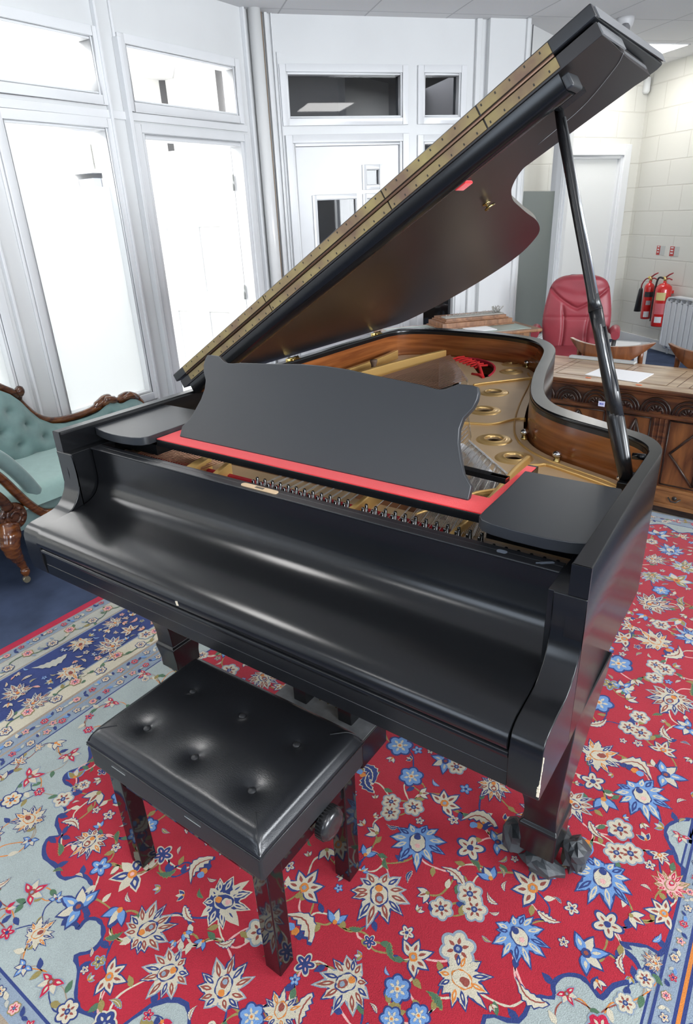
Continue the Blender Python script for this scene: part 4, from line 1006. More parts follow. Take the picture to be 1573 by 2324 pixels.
        big = [loc(x, y, rot, p[0]*1.07, p[1]*1.22) for p in up]+[loc(x, y, rot, p[0]*1.07, p[1]*1.22-r*.02) for p in dn[::-1]]
        if s != 'w': rp(big, A if s != 'g' else 'olive', lay)
        rp(P_, B, lay+1)
        if s != 'w':
            mid = [(p[0]*.8, (p[1]+q_[1])/2) for p, q_ in zip(up, dn)]
            rp([loc(x, y, rot, p[0], p[1]+r*.05) for p in mid]+[loc(x, y, rot, p[0], p[1]-r*.03) for p in mid[::-1]], C_ if s != 'g' else 'green', lay+2)
        if k == 'C':
            for q in range(3): px, py = loc(x, y, rot, r*(-.3+.3*q), -r*(.55 if bend > 0 else -.75)); rp(shape(px, py, r*.20, rot, jz(.15), 12), ('navy', 'orange', 'blue')[q], lay+2)
def vine(p, q, c='cream', w=.0022, lay=1, bend=.35):
    a = Vector((*p, 0)); b = Vector((*q, 0)); d = b-a; n = Vector((-d.y, d.x, 0))*bend*rr_.choice((-1, 1))
    P_ = [a, a+d*.3+n*.6, a+d*.7+n*.4, b]; C2 = smooth_curve(P_, 5); A = []; B_ = []
    for i, v in enumerate(C2):
        t = (C2[min(i+1, len(C2)-1)]-C2[max(i-1, 0)]).normalized(); m = Vector((-t.y, t.x, 0)); ww = w*(1+rr_.uniform(-.3, .3)); A.append((v+m*ww)); B_.append((v-m*ww))
    z = RZ+lay*.00022
    rug.add([Vector((v.x, v.y, z)) for v in A+B_], [(i, i+1, len(A)+i+1, len(A)+i) for i in range(len(A)-1)], RC[c])
    if rr_.random() < .8:
        m = C2[len(C2)//2]; petal(m.x, m.y, rr_.uniform(0, 6.28), .028, .007, rr_.choice(('cream', 'green', 'navy', 'olive')), lay+1)
# extents
RX0, RX1, RY0, RY1 = -1.420, 1.56, -1.17, 3.15
bs = [(0, 'crimson'), (.038, 'tan'), (.042, 'slate'), (.088, 'tan'), (.092, 'worn'), (.178, 'tan'), (.184, 'slate'), (.190, 'navy'), (.400, 'slate'), (.406, 'cream'), (.490, 'tan'), (.500, 'slate'), (.548, 'tan'), (.556, 'slate'), (.602, 'navy'), (.607, 'sage')]
for i, (d, c) in enumerate(bs):
    z = RZ-.0016+i*.0001
    rug.poly([Vector((RX0+d, RY0+d, z)), Vector((RX1-d, RY0+d, z)), Vector((RX1-d, RY1-d, z)), Vector((RX0+d, RY1-d, z))], RC[c])
# thickness of the rug
rug.box(RX0, RX1, RY0, RY1, -.0079, RZ-.0018, RC['crimson'])
LV, RV, FV, KV = RX0+.607, .966, -.545, 2.52
# front and right frames sit where the photo has them
for i, (x, c) in enumerate(((.966, 'navy'), (.972, 'slate'), (1.005, 'navy'), (1.012, 'orange'), (1.020, 'navy'), (1.028, 'slate'), (1.075, 'tan'), (1.082, 'worn'), (1.165, 'slate'), (1.175, 'navy'), (1.385, 'slate'), (1.392, 'worn'), (1.475, 'slate'), (1.522, 'crimson'))):
    rbox(x, RX1, RY0, RY1, c, .8+i*.15)
for i, (y, c) in enumerate(((-.545, 'navy'), (-.551, 'slate'), (-.595, 'tan'), (-.605, 'slate'), (-.655, 'worn'), (-.735, 'slate'), (-.742, 'navy'), (-.95, 'slate'), (-.96, 'worn'), (-1.04, 'slate'), (-1.13, 'crimson'))):
    rbox(RX0+.5 if y > -.6 else RX0, RX1, RY0, y, c, .8+i*.15)
# red field with scalloped spandrels
SL2 = [(-.80, .70), (-.74, .66), (-.76, .60), (-.70, .54), (-.72, .46), (-.66, .42), (-.68, .34), (-.61, .30), (-.64, .22), (-.58, .17), (-.62, .10), (-.585, .05), (-.63, .02), (-.645, -.005), (-.665, -.023)]
SLp = [(-.665, -.023), (-.624, -.05), (-.601, -.082), (-.617, -.109), (-.624, -.138), (-.604, -.154), (-.563, -.153), (-.549, -.172), (-.547, -.199), (-.499, -.216), (-.508, -.236), (-.485, -.255), (-.447, -.269), (-.463, -.29), (-.453, -.312), (-.418, -.331), (-.369, -.329), (-.341, -.34), (-.317, -.335), (-.291, -.307), (-.256, -.306), (-.231, -.32), (-.219, -.344), (-.247, -.371), (-.226, -.387), (-.219, -.408), (-.194, -.391), (-.178, -.393), (-.181, -.37), (-.159, -.355), (-.129, -.36), (-.107, -.382), (-.107, -.409), (-.127, -.434), (-.095, -.449), (-.06, -.479), (-.024, -.496), (.015, -.484), (.039, -.497), (.06, -.53)]
FR = [(.10, -.40), (.16, -.36), (.22, -.40), (.30, -.37), (.36, -.44), (.44, -.46), (.47, -.40), (.53, -.40), (.55, -.33), (.62, -.30), (.60, -.24), (.66, -.20), (.65, -.13), (.71, -.10), (.69, -.03), (.75, .0), (.76, .06)]
SR2 = [(.794, .082), (.785, .107), (.798, .137), (.828, .154), (.855, .146), (.877, .138), (.892, .176), (.928, .213), (.932, .234), (.914, .254), (.888, .263), (.89, .278), (.931, .298), (.966, .316)]
SRa = [(.966, .52), (.946, .553), (.933, .581), (.913, .606), (.902, .641), (.92, .679), (.955, .713), (.966, .75)]
bk = [(.966, 2.28), (.93, 2.32), (.92, 2.40), (.85, 2.40), (.80, 2.46), (.72, 2.43), (.66, 2.49), (.60, 2.46), (.52, 2.52), (.44, 2.47), (.36, 2.50), (.26, 2.36), (.1, 2.46), (-.1, 2.47), (-.3, 2.40), (-.45, 2.42), (-.5, 2.3), (-.6, 2.25), (-.62, 2.12), (-.72, 2.05), (-.70, 1.9), (-.80, 1.8)]
fpts = [(-.80, .70)]+SL2[1:]+SLp[1:]+FR+SR2+SRa+bk
def scal(L, n=3): return [(p.x, p.y) for p in smooth_curve([(a, b, 0) for a, b in L], n, closed=True)]
fieldp = scal(fpts)
from mathutils.geometry import tessellate_polygon as _tp
def rpoly_tri(pts, c, lay):
    tri = _tp([[Vector((x, y, 0)) for x, y in pts]]); rug.add([Vector((x, y, RZ+lay*.00022)) for x, y in pts], [tuple(t) for t in tri], RC[c])
rpoly_tri(fieldp, 'red', .4)
# navy outline of the scallops with little spurs
n_ = len(fieldp); A = []; B_ = []
for i in range(n_):
    a = Vector((*fieldp[i-1], 0)); b = Vector((*fieldp[(i+1) % n_], 0)); t = (b-a).normalized(); m = Vector((-t.y, t.x, 0)); w_ = .0042*(1+rr_.uniform(-.3, .5)); p = Vector((*fieldp[i], RZ+.55*.00022)); A.append(p+m*w_); B_.append(p-m*w_)
rug.add(A+B_, [(i, (i+1) % n_, n_+(i+1) % n_, n_+i) for i in range(n_)], RC['navy'])
for i in range(0, n_, 9):
    a = Vector((*fieldp[i-1], 0)); b = Vector((*fieldp[(i+1) % n_], 0)); t = math.atan2((b-a).y, (b-a).x)
    petal(fieldp[i][0], fieldp[i][1], t+rr_.choice((1.9, 1.2)), .030, .008, 'navy', .7)
FIELD = "P,-0.359,-0.246,0.048,b|F,-0.191,-0.241,0.043,n|S,-0.162,-0.152,0.028,n|T,-0.129,-0.324,0.032,l|P,-0.034,-0.294,0.058,c|P,0.071,-0.348,0.054,c|B,-0.017,-0.416,0.035,c|L,-0.311,-0.189,0.019,g|L,-0.406,-0.290,0.022,g|L,-0.087,-0.359,0.021,g|L,-0.112,-0.185,0.025,g|L,-0.451,-0.226,0.033,c|T,-0.476,-0.138,0.034,c|C,-0.068,-0.126,0.044,c|P,0.076,-0.151,0.065,n|P,0.197,-0.282,0.058,c|L,0.139,-0.225,0.024,c|L,0.015,-0.231,0.028,c|T,0.049,-0.261,0.015,l|T,0.092,-0.256,0.016,l|P,0.331,-0.250,0.041,o|L,0.366,-0.233,0.039,c|S,0.319,-0.157,0.025,n|P,0.411,-0.145,0.059,c|B,0.206,-0.007,0.044,c|C,0.261,-0.076,0.050,c|T,0.316,-0.034,0.025,l|T,0.198,0.088,0.025,c|R,0.291,-0.300,0.028,l|R,0.165,0.510,0.041,l|C,0.144,0.385,0.047,n|L,0.155,0.337,0.044,n|R,0.255,0.425,0.036,l|B,0.315,0.521,0.039,l|R,0.349,0.529,0.029,c|P,0.474,0.514,0.047,b|R,0.252,0.317,0.027,c|R,0.269,0.285,0.027,c|R,0.314,0.335,0.029,c|T,0.315,0.392,0.020,c|B,0.384,0.403,0.042,c|C,0.477,0.414,0.050,c|T,0.498,0.402,0.019,n|P,0.383,0.234,0.069,l|S,0.499,0.306,0.039,c|B,0.558,0.365,0.032,l|T,0.262,0.210,0.024,c|T,0.283,0.150,0.023,l|P,0.377,0.059,0.070,c|R,0.552,0.192,0.032,c|R,0.577,0.163,0.031,c|R,0.511,0.122,0.029,c|T,0.460,0.130,0.021,c|L,0.500,0.223,0.037,c|T,0.568,0.264,0.026,l|S,0.411,-0.037,0.017,n|B,0.517,-0.004,0.037,c|R,0.585,0.060,0.041,c|P,0.630,0.007,0.058,o|P,0.697,0.157,0.059,l|R,0.515,-0.086,0.030,l|R,0.534,-0.141,0.025,l|R,0.577,-0.105,0.025,l|B,0.661,0.293,0.047,c|L,0.337,0.147,0.018,g|L,0.461,-0.033,0.022,g|L,0.592,-0.054,0.024,g|L,0.534,0.272,0.018,g|L,0.373,-0.032,0.018,g|L,0.751,0.056,0.040,c|P,0.695,0.803,0.062,o|C,0.793,0.825,0.053,c|S,0.699,0.692,0.035,c|P,0.687,0.582,0.050,c|T,0.748,0.632,0.033,l|P,0.833,0.705,0.072,l|B,0.876,0.831,0.045,l|R,0.804,0.573,0.034,c|R,0.814,0.497,0.031,c|R,0.844,0.514,0.033,c|L,0.746,0.528,0.030,c|T,0.738,0.475,0.031,y|P,0.807,0.397,0.070,l|B,0.908,0.544,0.022,b|P,0.946,0.486,0.040,p|B,0.938,0.394,0.034,c|S,0.845,0.299,0.036,b|T,0.895,0.348,0.024,c|B,0.832,0.214,0.040,l|L,0.890,0.230,0.023,c|L,0.729,0.234,0.028,c|R,0.489,2.531,0.048,y|B,0.530,2.400,0.054,l|B,0.628,2.430,0.033,b|R,0.513,2.297,0.029,c|P,0.602,2.256,0.060,l|P,0.573,2.121,0.051,c|P,0.698,2.125,0.061,y|P,0.590,1.952,0.049,y|B,0.688,1.989,0.055,y|R,0.645,1.858,0.036,l|P,0.646,1.744,0.070,c|L,0.727,1.820,0.035,y|L,0.740,1.763,0.031,c|T,0.625,1.619,0.027,l|R,0.698,1.597,0.033,c|T,0.749,1.653,0.033,y|B,0.596,1.517,0.037,c|P,0.797,1.574,0.058,l|P,0.690,1.484,0.065,o|B,0.591,1.429,0.046,c|C,0.792,1.432,0.053,c|R,0.622,1.269,0.049,l|R,0.733,1.330,0.031,c|R,0.766,1.322,0.033,c|R,0.745,1.256,0.030,c|S,0.627,1.140,0.030,y|B,0.670,1.154,0.035,l|T,0.698,1.199,0.024,c|R,0.621,1.030,0.046,l|P,0.812,1.157,0.071,c|T,0.703,1.105,0.026,c|R,0.748,1.031,0.030,c|R,0.730,0.964,0.030,c|R,0.767,0.961,0.032,c|L,0.653,0.931,0.036,c|B,0.876,1.057,0.035,l|L,0.827,0.999,0.035,c|B,0.840,0.932,0.034,c|T,-0.548,0.374,0.041,c|R,-0.550,0.487,0.036,c|P,-0.406,0.520,0.054,c|B,-0.321,0.518,0.031,c|R,-0.227,0.238,0.033,c"
BAND = "P,-1.125,-0.011,0.049,c|P,-1.013,0.003,0.045,c|P,-1.042,0.156,0.054,o|L,-1.160,0.149,0.069,w|P,-1.166,0.281,0.050,o|P,-1.069,0.341,0.057,c|B,-1.088,0.451,0.037,c|R,-0.998,0.468,0.033,c|P,-1.189,0.447,0.042,c|B,-0.992,0.301,0.028,c|L,-1.020,-0.084,0.031,c|S,-0.859,-0.031,0.015,p"
SPAN = "P,-0.575,-0.288,0.046,o|B,-0.703,-0.195,0.036,r|B,-0.677,-0.085,0.031,r|B,-0.353,-0.398,0.032,r|P,-0.244,-0.449,0.036,o|B,-0.122,-0.505,0.028,r|R,-0.041,-0.512,0.025,b|B,-0.290,-0.377,0.016,l|B,-0.776,0.135,0.028,r|R,-0.730,0.016,0.018,r|B,-0.498,-0.330,0.020,l|R,0.920,0.487,0.001,c|B,0.819,0.101,0.020,r|R,0.920,0.154,0.022,c|R,0.943,0.225,0.020,c|P,0.946,0.271,0.021,b|B,0.939,0.631,0.020,r|R,-0.776,0.286,0.016,c|B,-0.803,0.298,0.026,r|R,-0.542,-0.130,0.019,c"
def parse(s):
    out = []
    for e in s.split('|'):
        k, x, y, r, c = e.split(','); out.append((k, float(x), float(y), float(r), c))
    return out
MF = parse(FIELD)
def inside(x, y, P_):
    c = False; j = len(P_)-1
    for i in range(len(P_)):
        if (P_[i][1] > y) != (P_[j][1] > y) and x < (P_[j][0]-P_[i][0])*(y-P_[i][1])/(P_[j][1]-P_[i][1])+P_[i][0]: c = not c
        j = i
    return c
# the rest of the field, mostly hidden under the piano, carries the same kind of flowers
tries = 0; kinds = 'PRRBBTLLSC'
while tries < 2600:
    tries += 1; x, y = rr_.uniform(-.78, .94), rr_.uniform(-.52, 2.40); k = rr_.choice(kinds); r = {'P': .06, 'R': .032, 'B': .042, 'T': .028, 'L': .032, 'S': .034, 'C': .05}[k]*rr_.uniform(.8, 1.15)
    if all(math.hypot(x-m[1], y-m[2]) > (r+m[3])*1.12 for m in MF) and inside(x, y, fieldp): MF.append((k, x, y, r, rr_.choice('ccclnboyl' if k != 'L' else 'ccgg')))
small = []; tries = 0
while tries < 5200:
    tries += 1; x, y = rr_.uniform(-.8, .96), rr_.uniform(-.54, 2.5); r = rr_.uniform(.010, .019)
    if inside(x, y, fieldp) and all(math.hypot(x-m[1], y-m[2]) > (r*.9+m[3]*.98) for m in MF) and all(math.hypot(x-m[1], y-m[2]) > (r+m[3])*1.05 for m in small): small.append((rr_.choice('LLTTS'), x, y, r, rr_.choice('ccclnbgy')))
for i, m in enumerate(MF):
    if not inside(m[1], m[2], fieldp): continue
    near = sorted(MF, key=lambda q: math.hypot(q[1]-m[1], q[2]-m[2]))[1:3]
    for q in near: vine((m[1], m[2]), (q[1], q[2]), rr_.choice(('cream', 'olive', 'olive', 'navy', 'pink')))
for m in small: motif(m[0], m[1], m[2], m[3], m[4] if not (m[0] != 'L' and m[4] == 'g') else 'c', lay=1.6)
for i, m in enumerate(MF):
    if inside(m[1], m[2], fieldp) or m[0] == 'P': motif(*m, lay=2+(i % 5)*.02)
BM = parse(BAND)
for m in BM: motif(*m, lay=4)
sm_ = []; tries = 0
while tries < 1800:
    tries += 1; x, y = rr_.uniform(-1.215, -1.03), rr_.uniform(-.5, .62); r = rr_.uniform(.011, .022)
    if all(math.hypot(x-m[1], y-m[2]) > r+m[3]*.95 for m in BM+sm_): sm_.append((rr_.choice('LTBSL'), x, y, r, rr_.choice('ccopyl')))
for m in sm_: motif(*m, lay=3.6)
SPm = parse(SPAN)
tries = 0
while tries < 3500:                             # small blossoms in the pale corners
    tries += 1; x, y = rr_.uniform(-.80, .955), rr_.uniform(-.53, 2.60); k = rr_.choice('BRTSLTL'); r = rr_.uniform(.012, .030)
    if not inside(x, y, fieldp) and all(math.hypot(x-m[1], y-m[2]) > (r+m[3])*1.15 for m in SPm) and min(math.hypot(x-p[0], y-p[1]) for p in fieldp) > r+.006: SPm.append((k, x, y, r, rr_.choice('rrolcb')))
for m in SPm:
    if m[3] > .005: motif(*m, lay=2.5)
for i, m in enumerate(SPm):
    near = sorted(SPm, key=lambda q: math.hypot(q[1]-m[1], q[2]-m[2]))[1:3]
    for q in near:
        if math.hypot(q[1]-m[1], q[2]-m[2]) < .16 and not inside((q[1]+m[1])/2, (q[2]+m[2])/2, fieldp): vine((m[1], m[2]), (q[1], q[2]), rr_.choice(('brown', 'tan', 'orange', 'navy')), .0014)
# border flowers repeated along each stripe
def stripe(d0, d1, y0, y1, kind, vert=True, step=.06, lay=4.):
    c = (d0+d1)/2; w = abs(d1-d0)/2; t = y0; i = 0
    while t < y1:
        if kind == 'small':
            x, y = (c+rr_.uniform(-.2, .2)*w, t) if vert else (t, c); motif('R' if i % 2 else 'S', x, y, w*.62, ('r', 'o', 'p')[i % 3], lay); x, y = (c, t+step/2) if vert else (t+step/2, c)
            petal(x, y, rr_.uniform(0, 6), w*1.0, w*.25, ('blue', 'cream', 'navy')[i % 3], lay+1); petal(x, y, rr_.uniform(0, 6), w*.8, w*.2, ('worn', 'navy')[i % 2], lay+1)
        else:
            o = w*.28*(1 if i % 2 else -1); x, y = (c+o, t) if vert else (t, c+o); motif('R', x, y, w*.50, 'b' if i % 2 else 'p', lay+.5)
            a = Vector((x, y, 0)); b = Vector((c-o, t+step, 0)) if vert else Vector((t+step, c-o, 0)); vine((a.x, a.y), (b.x, b.y), 'green', .002, lay-.5)
            for _ in range(3): petal(x+rr_.uniform(-w, w)*.7, y+rr_.uniform(-w, w)*.9, rr_.uniform(0, 6), w*.5, w*.13, rr_.choice(('green', 'slate', 'slate')), lay)
        t += step; i += 1
stripe(RX0+.042, RX0+.088, -.6, 3.0, 'small', step=.062); stripe(RX0+.092, RX0+.178, -.6, 3.0, 'big', step=.092); stripe(RX0+.406, RX0+.490, -.6, 3.0, 'big', step=.092)
stripe(RX0+.500, RX0+.548, -.6, 3.0, 'small', step=.062); stripe(RX0+.556, RX0+.602, -.53, 2.6, 'small', step=.058)
stripe(.972, 1.005, -.55, 2.6, 'small', step=.045); stripe(1.028, 1.075, -.6, 3.0, 'small', step=.06); stripe(1.082, 1.165, -.6, 3.0, 'big', step=.09); stripe(1.392, 1.475, -.6, 3.0, 'big', step=.09)
stripe(-.551, -.595, -.78, .96, 'small', vert=False, step=.058, lay=5); stripe(-.605, -.655, -.8, 1.0, 'small', vert=False, step=.06, lay=5); stripe(-.655, -.735, -1.0, 1.1, 'big', vert=False, step=.09, lay=5)
t = .62; i = 0
while t < 3.0:                                  # rest of the navy bands
    motif('PBP'[i % 3], -1.125+(i % 2)*.05, t, .048, 'cocp'[i % 4], 4); motif('LTB'[i % 3], -1.02-(i % 2)*.1, t+.07, .028, 'cco'[i % 3], 4); t += .135; i += 1
for sgn_, x0 in ((1, 1.28),):
    t = -.6; i = 0
    while t < 3.0: motif('PBP'[i % 3], x0-.03+(i % 2)*.06, t, .05, 'cocp'[i % 4], 4.5); t += .13; i += 1
t = -.28
while t > -.7: motif('P', -1.11, t, .045, 'c', 4); t -= .12
ro = obj('persian_rug', rug, RUGM, fixn=False)
for p in ro.data.polygons:
    if p.normal.z < 0 and p.center.z > -.0049: p.flip()
tag(ro, 'large red Persian rug with cream and blue flowers and a navy border under the piano', 'rug')
# ------------------------------------------------------------------ chaise
M_walnut = wood('polished_walnut', (.07, .018, .006), (.22, .075, .02), .16, (3, 3, 9), 6., coat=.6)
M_walnd = wood('dark_carved_walnut', (.035, .012, .006), (.12, .04, .014), .25, (3, 3, 9), 8., coat=.3)
M_velv = mat('duck_egg_velvet', (.19, .30, .285), .7, noise=.12, nscale=20, bump=.2, bscale=600, sheen=.6)
M_velvd = mat('duck_egg_button', (.05, .10, .10), .7)
ch = thing('chaise_longue', 'buttoned duck-egg green chaise longue with carved walnut frame by the window', 'chaise longue', (-2.1, .7, 0))
XF, XB = -1.82, -2.36
crest = [(-.35, .62), (-.15, .80), (.1, .88), (.4, .90), (.62, .862), (.76, .805), (.84, .752), (.885, .702), (.915, .650), (.960, .590), (1.02, .548), (1.09, .530), (1.16, .526), (1.24, .527), (1.31, .536), (1.36, .555), (1.40, .572), (1.44, .560), (1.47, .545), (1.50, .548), (1.54, .556), (1.58, .545), (1.62, .515), (1.645, .47), (1.65, .40), (1.64, .33)]
def cz(y):
    for (a, b), (c, d) in zip(crest, crest[1:]):
        if a <= y <= c: return b+(d-b)*(y-a)/(c-a)
    return .33
P = smooth_curve([(XB, y, z) for y, z in crest], 4)
rad = []
for p in P:
    y = p.y; rad.append(.026 if y < .85 else .020 if y < 1.30 else .030 if 1.33 < y < 1.43 else .022 if y < 1.5 else .029 if y < 1.62 else .022)
mb = MB(); mb.tube(P, rad, 12, sx=1., sy=.9); fr = obj('back_rail', mb, M_walnut, ch)
mb = MB(); mb.lathe([(.0, .03), (.014, .027), (.024, .012), (.026, 0), (.022, -.016), (.012, -.026), (.016, -.04)], (XB+.01, .905, .735), 16, (.1, .3, 1)); mb.tube([(XB+.012, .895, .70), (XB+.014, .86, .745), (XB+.01, .82, .775), (XB+.01, .74, .80)], [.02, .02, .018, .014], 10)
obj('carved_scroll', mb, M_walnd, fr)
mb = MB(); mb.tube([(XB+.02, 1.36, .545), (XB+.03, 1.39, .575), (XB+.03, 1.43, .565), (XB+.02, 1.46, .545)], [.012, .024, .024, .012], 12); mb.tube([(XB+.02, 1.50, .55), (XB+.025, 1.55, .565), (XB+.02, 1.60, .53)], [.012, .022, .014], 12); obj('carved_scroll', mb, M_walnut, fr)
# tufted back
tufts = []
for j in range(5):
    for i in range(12):
        y = -.28+.145*i+(.0725 if j % 2 else 0); z = .40+.085*j
        if y < 1.55 and z < cz(y)-.055: tufts.append((y, z))
def backs(u, v):
    y = -.38+2.01*u; zt_ = cz(max(y, -.349)); z = .34+(zt_-.012-.34)*v; x = XB+.085-.045*v+.035*math.sin(PI*min(1, v*1.05))
    for ty, tz in tufts: d = math.hypot(y-ty, (z-tz)*1.1); x -= .045*math.exp(-(d/.018)**1.1)+.014*math.exp(-(d/.05)**2)
    return Vector((x, y, z))
mb = MB(); mb.grid(backs, 150, 46); 
mb.grid(lambda u, v: Vector((XB-.02, -.38+2.01*u, .34+(cz(max(-.38+2.01*u, -.349))-.012-.34)*v)), 60, 4)
bk_ = obj('tufted_back', mb, M_velv, ch)
mb = MB()
for ty, tz in tufts:
    u = (ty+.38)/2.01; zt_ = cz(ty); v = (tz-.34)/(zt_-.012-.34); p = backs(u, v); mb.lathe([(.010, -.006), (.010, 0), (.006, .005), (0, .006)], p+Vector((.002, 0, 0)), 10, (1, 0, .1))
obj('buttons', mb, M_velvd, bk_)
# seat
def seatf(u, v):
    y = -.36+1.98*u; x = XB+.07+(XF-XB-.05)*v; e = min(u, 1-u)*1.98; f = min(v, 1-v)*.5
    return Vector((x, y, .345+.075*(1-(1-min(1, e/.08))**2)**.5*(1-(1-min(1, (1-v)*.5/.07))**2)**.5))
mb = MB(); mb.grid(seatf, 60, 24); obj('seat_cushion', mb, mat('duck_egg_velvet_seat', (.30, .46, .42), .75, noise=.06, nscale=30, bump=.2, bscale=700, sheen=.5), ch)
mb = MB(); mb.box(XB+.02, XF-.01, -.36, 1.62, .24, .346); obj('seat_frame', mb, M_velv, ch, bevel=.01)
# arm pad, sweeping down to the front rail
AP = smooth_curve([(XF-.05, .20, .80), (XF-.045, .32, .735), (XF-.035, .43, .65), (XF-.025, .50, .575), (XF-.02, .555, .485), (XF-.02, .595, .40), (XF-.03, .62, .34)], 5)
mb = MB(); mb.tube(AP, [.040]*8+[.034]*(len(AP)-8), 14, sx=1, sy=.75); obj('arm_pad', mb, M_velv, ch)
AR = smooth_curve([(XF+.005, .15, .74), (XF+.008, .30, .66), (XF+.01, .40, .585), (XF+.01, .455, .515), (XF+.012, .50, .43), (XF+.012, .545, .355), (XF+.01, .60, .295), (XF+.005, .70, .268), (XF, .90, .262), (XF, 1.5, .262)], 5)
mb = MB(); mb.tube(AR, .021, 12, sx=1, sy=1.1); ar = obj('arm_frame', mb, M_walnut, ch)
mb = MB(); mb.tube(smooth_curve([(XF+.012, .20, .66), (XF+.018, .32, .56), (XF+.02, .41, .45), (XF+.018, .445, .38)], 5), .026, 10); mb.lathe([(0, .014), (.018, .012), (.030, .016), (.046, .010), (.058, .014), (.066, 0), (.05, -.02)], (XF+.012, .455, .335), 24, (1, 0, 0))
for k in range(9):
    t = 2*PI*k/9; mb.lathe([(0, .010), (.012, .006), (.016, -.004)], (XF+.018, .455+.045*math.cos(t), .335+.045*math.sin(t)), 8, (1, 0, 0))
mb.tube(smooth_curve([(XF+.022, .44, .335), (XF+.03, .46, .36), (XF+.028, .485, .335), (XF+.026, .46, .305), (XF+.024, .425, .325), (XF+.022, .44, .375)], 4), .007, 8)
obj('carved_roundel', mb, M_walnd, ar)
# legs
def cab(x, y, s=1):
    pts = [(x-.01, y+.005, .30), (x+.012, y-.010, .262), (x+.022, y-.024, .225), (x+.018, y-.020, .185), (x+.004, y-.004, .145), (x-.004, y+.010, .105), (x-.002, y+.016, .075)]
    mb = MB(); mb.tube(smooth_curve(pts, 4), [.050]*2+[.048]*4+[.043]*4+[.036]*4+[.028]*4+[.020]*4+[.017]*3, 14); mb.lathe([(0, .024), (.016, .018), (.022, 0), (.016, -.018), (.008, -.026)], (x, y+.016, .060), 14)
    o = obj('leg', mb, M_walnut, ch)
    mb = MB(); mb.tube([(x-.008, y+.012, .019), (x+.008, y+.012, .019)], .016, 14); mb.tube([(x, y+.014, .02), (x, y+.016, .045)], .007, 8); obj('caster', mb, mat('worn_brass_caster', (.42, .36, .24), .35, metal=.8), o)
cab(XF+.01, .425); cab(XF+.01, 1.55); cab(XB+.04, 1.55); cab(XB+.04, -.25)

# ------------------------------------------------------------------ carved coffer
M_oak = wood('dark_carved_oak', (.035, .014, .007), (.15, .055, .018), .38, (2, 2, 12), 3., coat=.15)
M_oakf = wood('oak_panel', (.07, .025, .009), (.21, .085, .026), .35, (8, 8, 1.5), 3., coat=.15)
M_oaktop = wood('pale_oak_top', (.24, .14, .075), (.52, .39, .25), .30, (1.5, 9, 1), 2.4, coat=.3)  # lighter oak tone used on the coffer top only
M_oakdk = wood('black_oak', (.012, .007, .005), (.04, .018, .01), .4, (3, 3, 12), 4.)
ca = R(-5)
CO = Vector((.436, 2.645, 0))
def CX(v): return CO+Vector((v.x*math.cos(ca)-v.y*math.sin(ca), v.x*math.sin(ca)+v.y*math.cos(ca), v.z))
cof = thing('coffer', 'carved dark oak coffer with panelled front and pale top behind the piano', 'coffer', tuple(CX(Vector((.0, .25, 0)))))
U0_, U1_ = -1.0, 1.0
mb = MB(); mb.box(U0_-.01, U1_+.01, .015, .50, .0, .040, 0, CX); obj('plinth', mb, M_oakdk, cof, bevel=.004)
mb = MB(); mb.box(U0_, U1_, .02, .49, .04, .635, 0, CX); obj('carcass', mb, M_oak, cof)
mb = MB(); mb.box(U0_, U1_, .002, .02, .060, .132, 0, CX); mb.box(U0_-.01, U1_+.01, -.006, .02, .040, .060, 0, CX); mb.box(U0_-.01, U1_+.01, -.004, .02, .132, .146, 0, CX); lowr = obj('bottom_rail', mb, wood('orange_oak_rail', (.13, .055, .02), (.30, .14, .05), .35, (1.5, 8, 8), 3.), cof, bevel=.002)
for u in (-.75, .10, .75):
    mb = MB(); mb.tube([CX(Vector((u-.03, -.004, .100))), CX(Vector((u-.012, -.018, .086))), CX(Vector((u+.012, -.018, .086))), CX(Vector((u+.03, -.004, .100)))], .004, 8); mb.lathe([(.012, 0), (.010, .003), (0, .005)], CX(Vector((u, .0, .098))), 12, CX(Vector((0, -1, 0)))-CX(Vector((0, 0, 0)))); obj('drop_handle', mb, mat('dark_iron', (.06, .055, .05), .4, metal=.7), lowr)
mb = MB(); mb.box(U0_, U1_, .002, .02, .520, .622, 0, CX); mb.box(U0_-.005, U1_+.005, -.006, .02, .508, .522, 0, CX); fz = obj('frieze', mb, M_oak, cof, bevel=.002)
mb = MB(); u = U0_+.04
CN = CX(Vector((0, -1, 0)))-CX(Vector((0, 0, 0))); CD = CX(Vector((1, 0, 0)))-CX(Vector((0, 0, 0)))
while u < U1_-.05:                               # carved lunettes
    for rr__, w_ in ((.070, .006), (.054, .005), (.036, .005)):
        mb.tube([CX(Vector((u+rr__*math.cos(t*PI/10), -.001, .530+rr__*1.05*math.sin(t*PI/10)))) for t in range(11)], w_, 6)
    for k in range(1, 6):
        t = PI*k/6; mb.tube([CX(Vector((u+.010*math.cos(t), -.001, .532+.01*math.sin(t)))), CX(Vector((u+.034*math.cos(t), -.003, .532+.036*math.sin(t))))], [.002, .006], 6)
    u += .150
obj('carved_lunettes', mb, M_oakdk, fz)
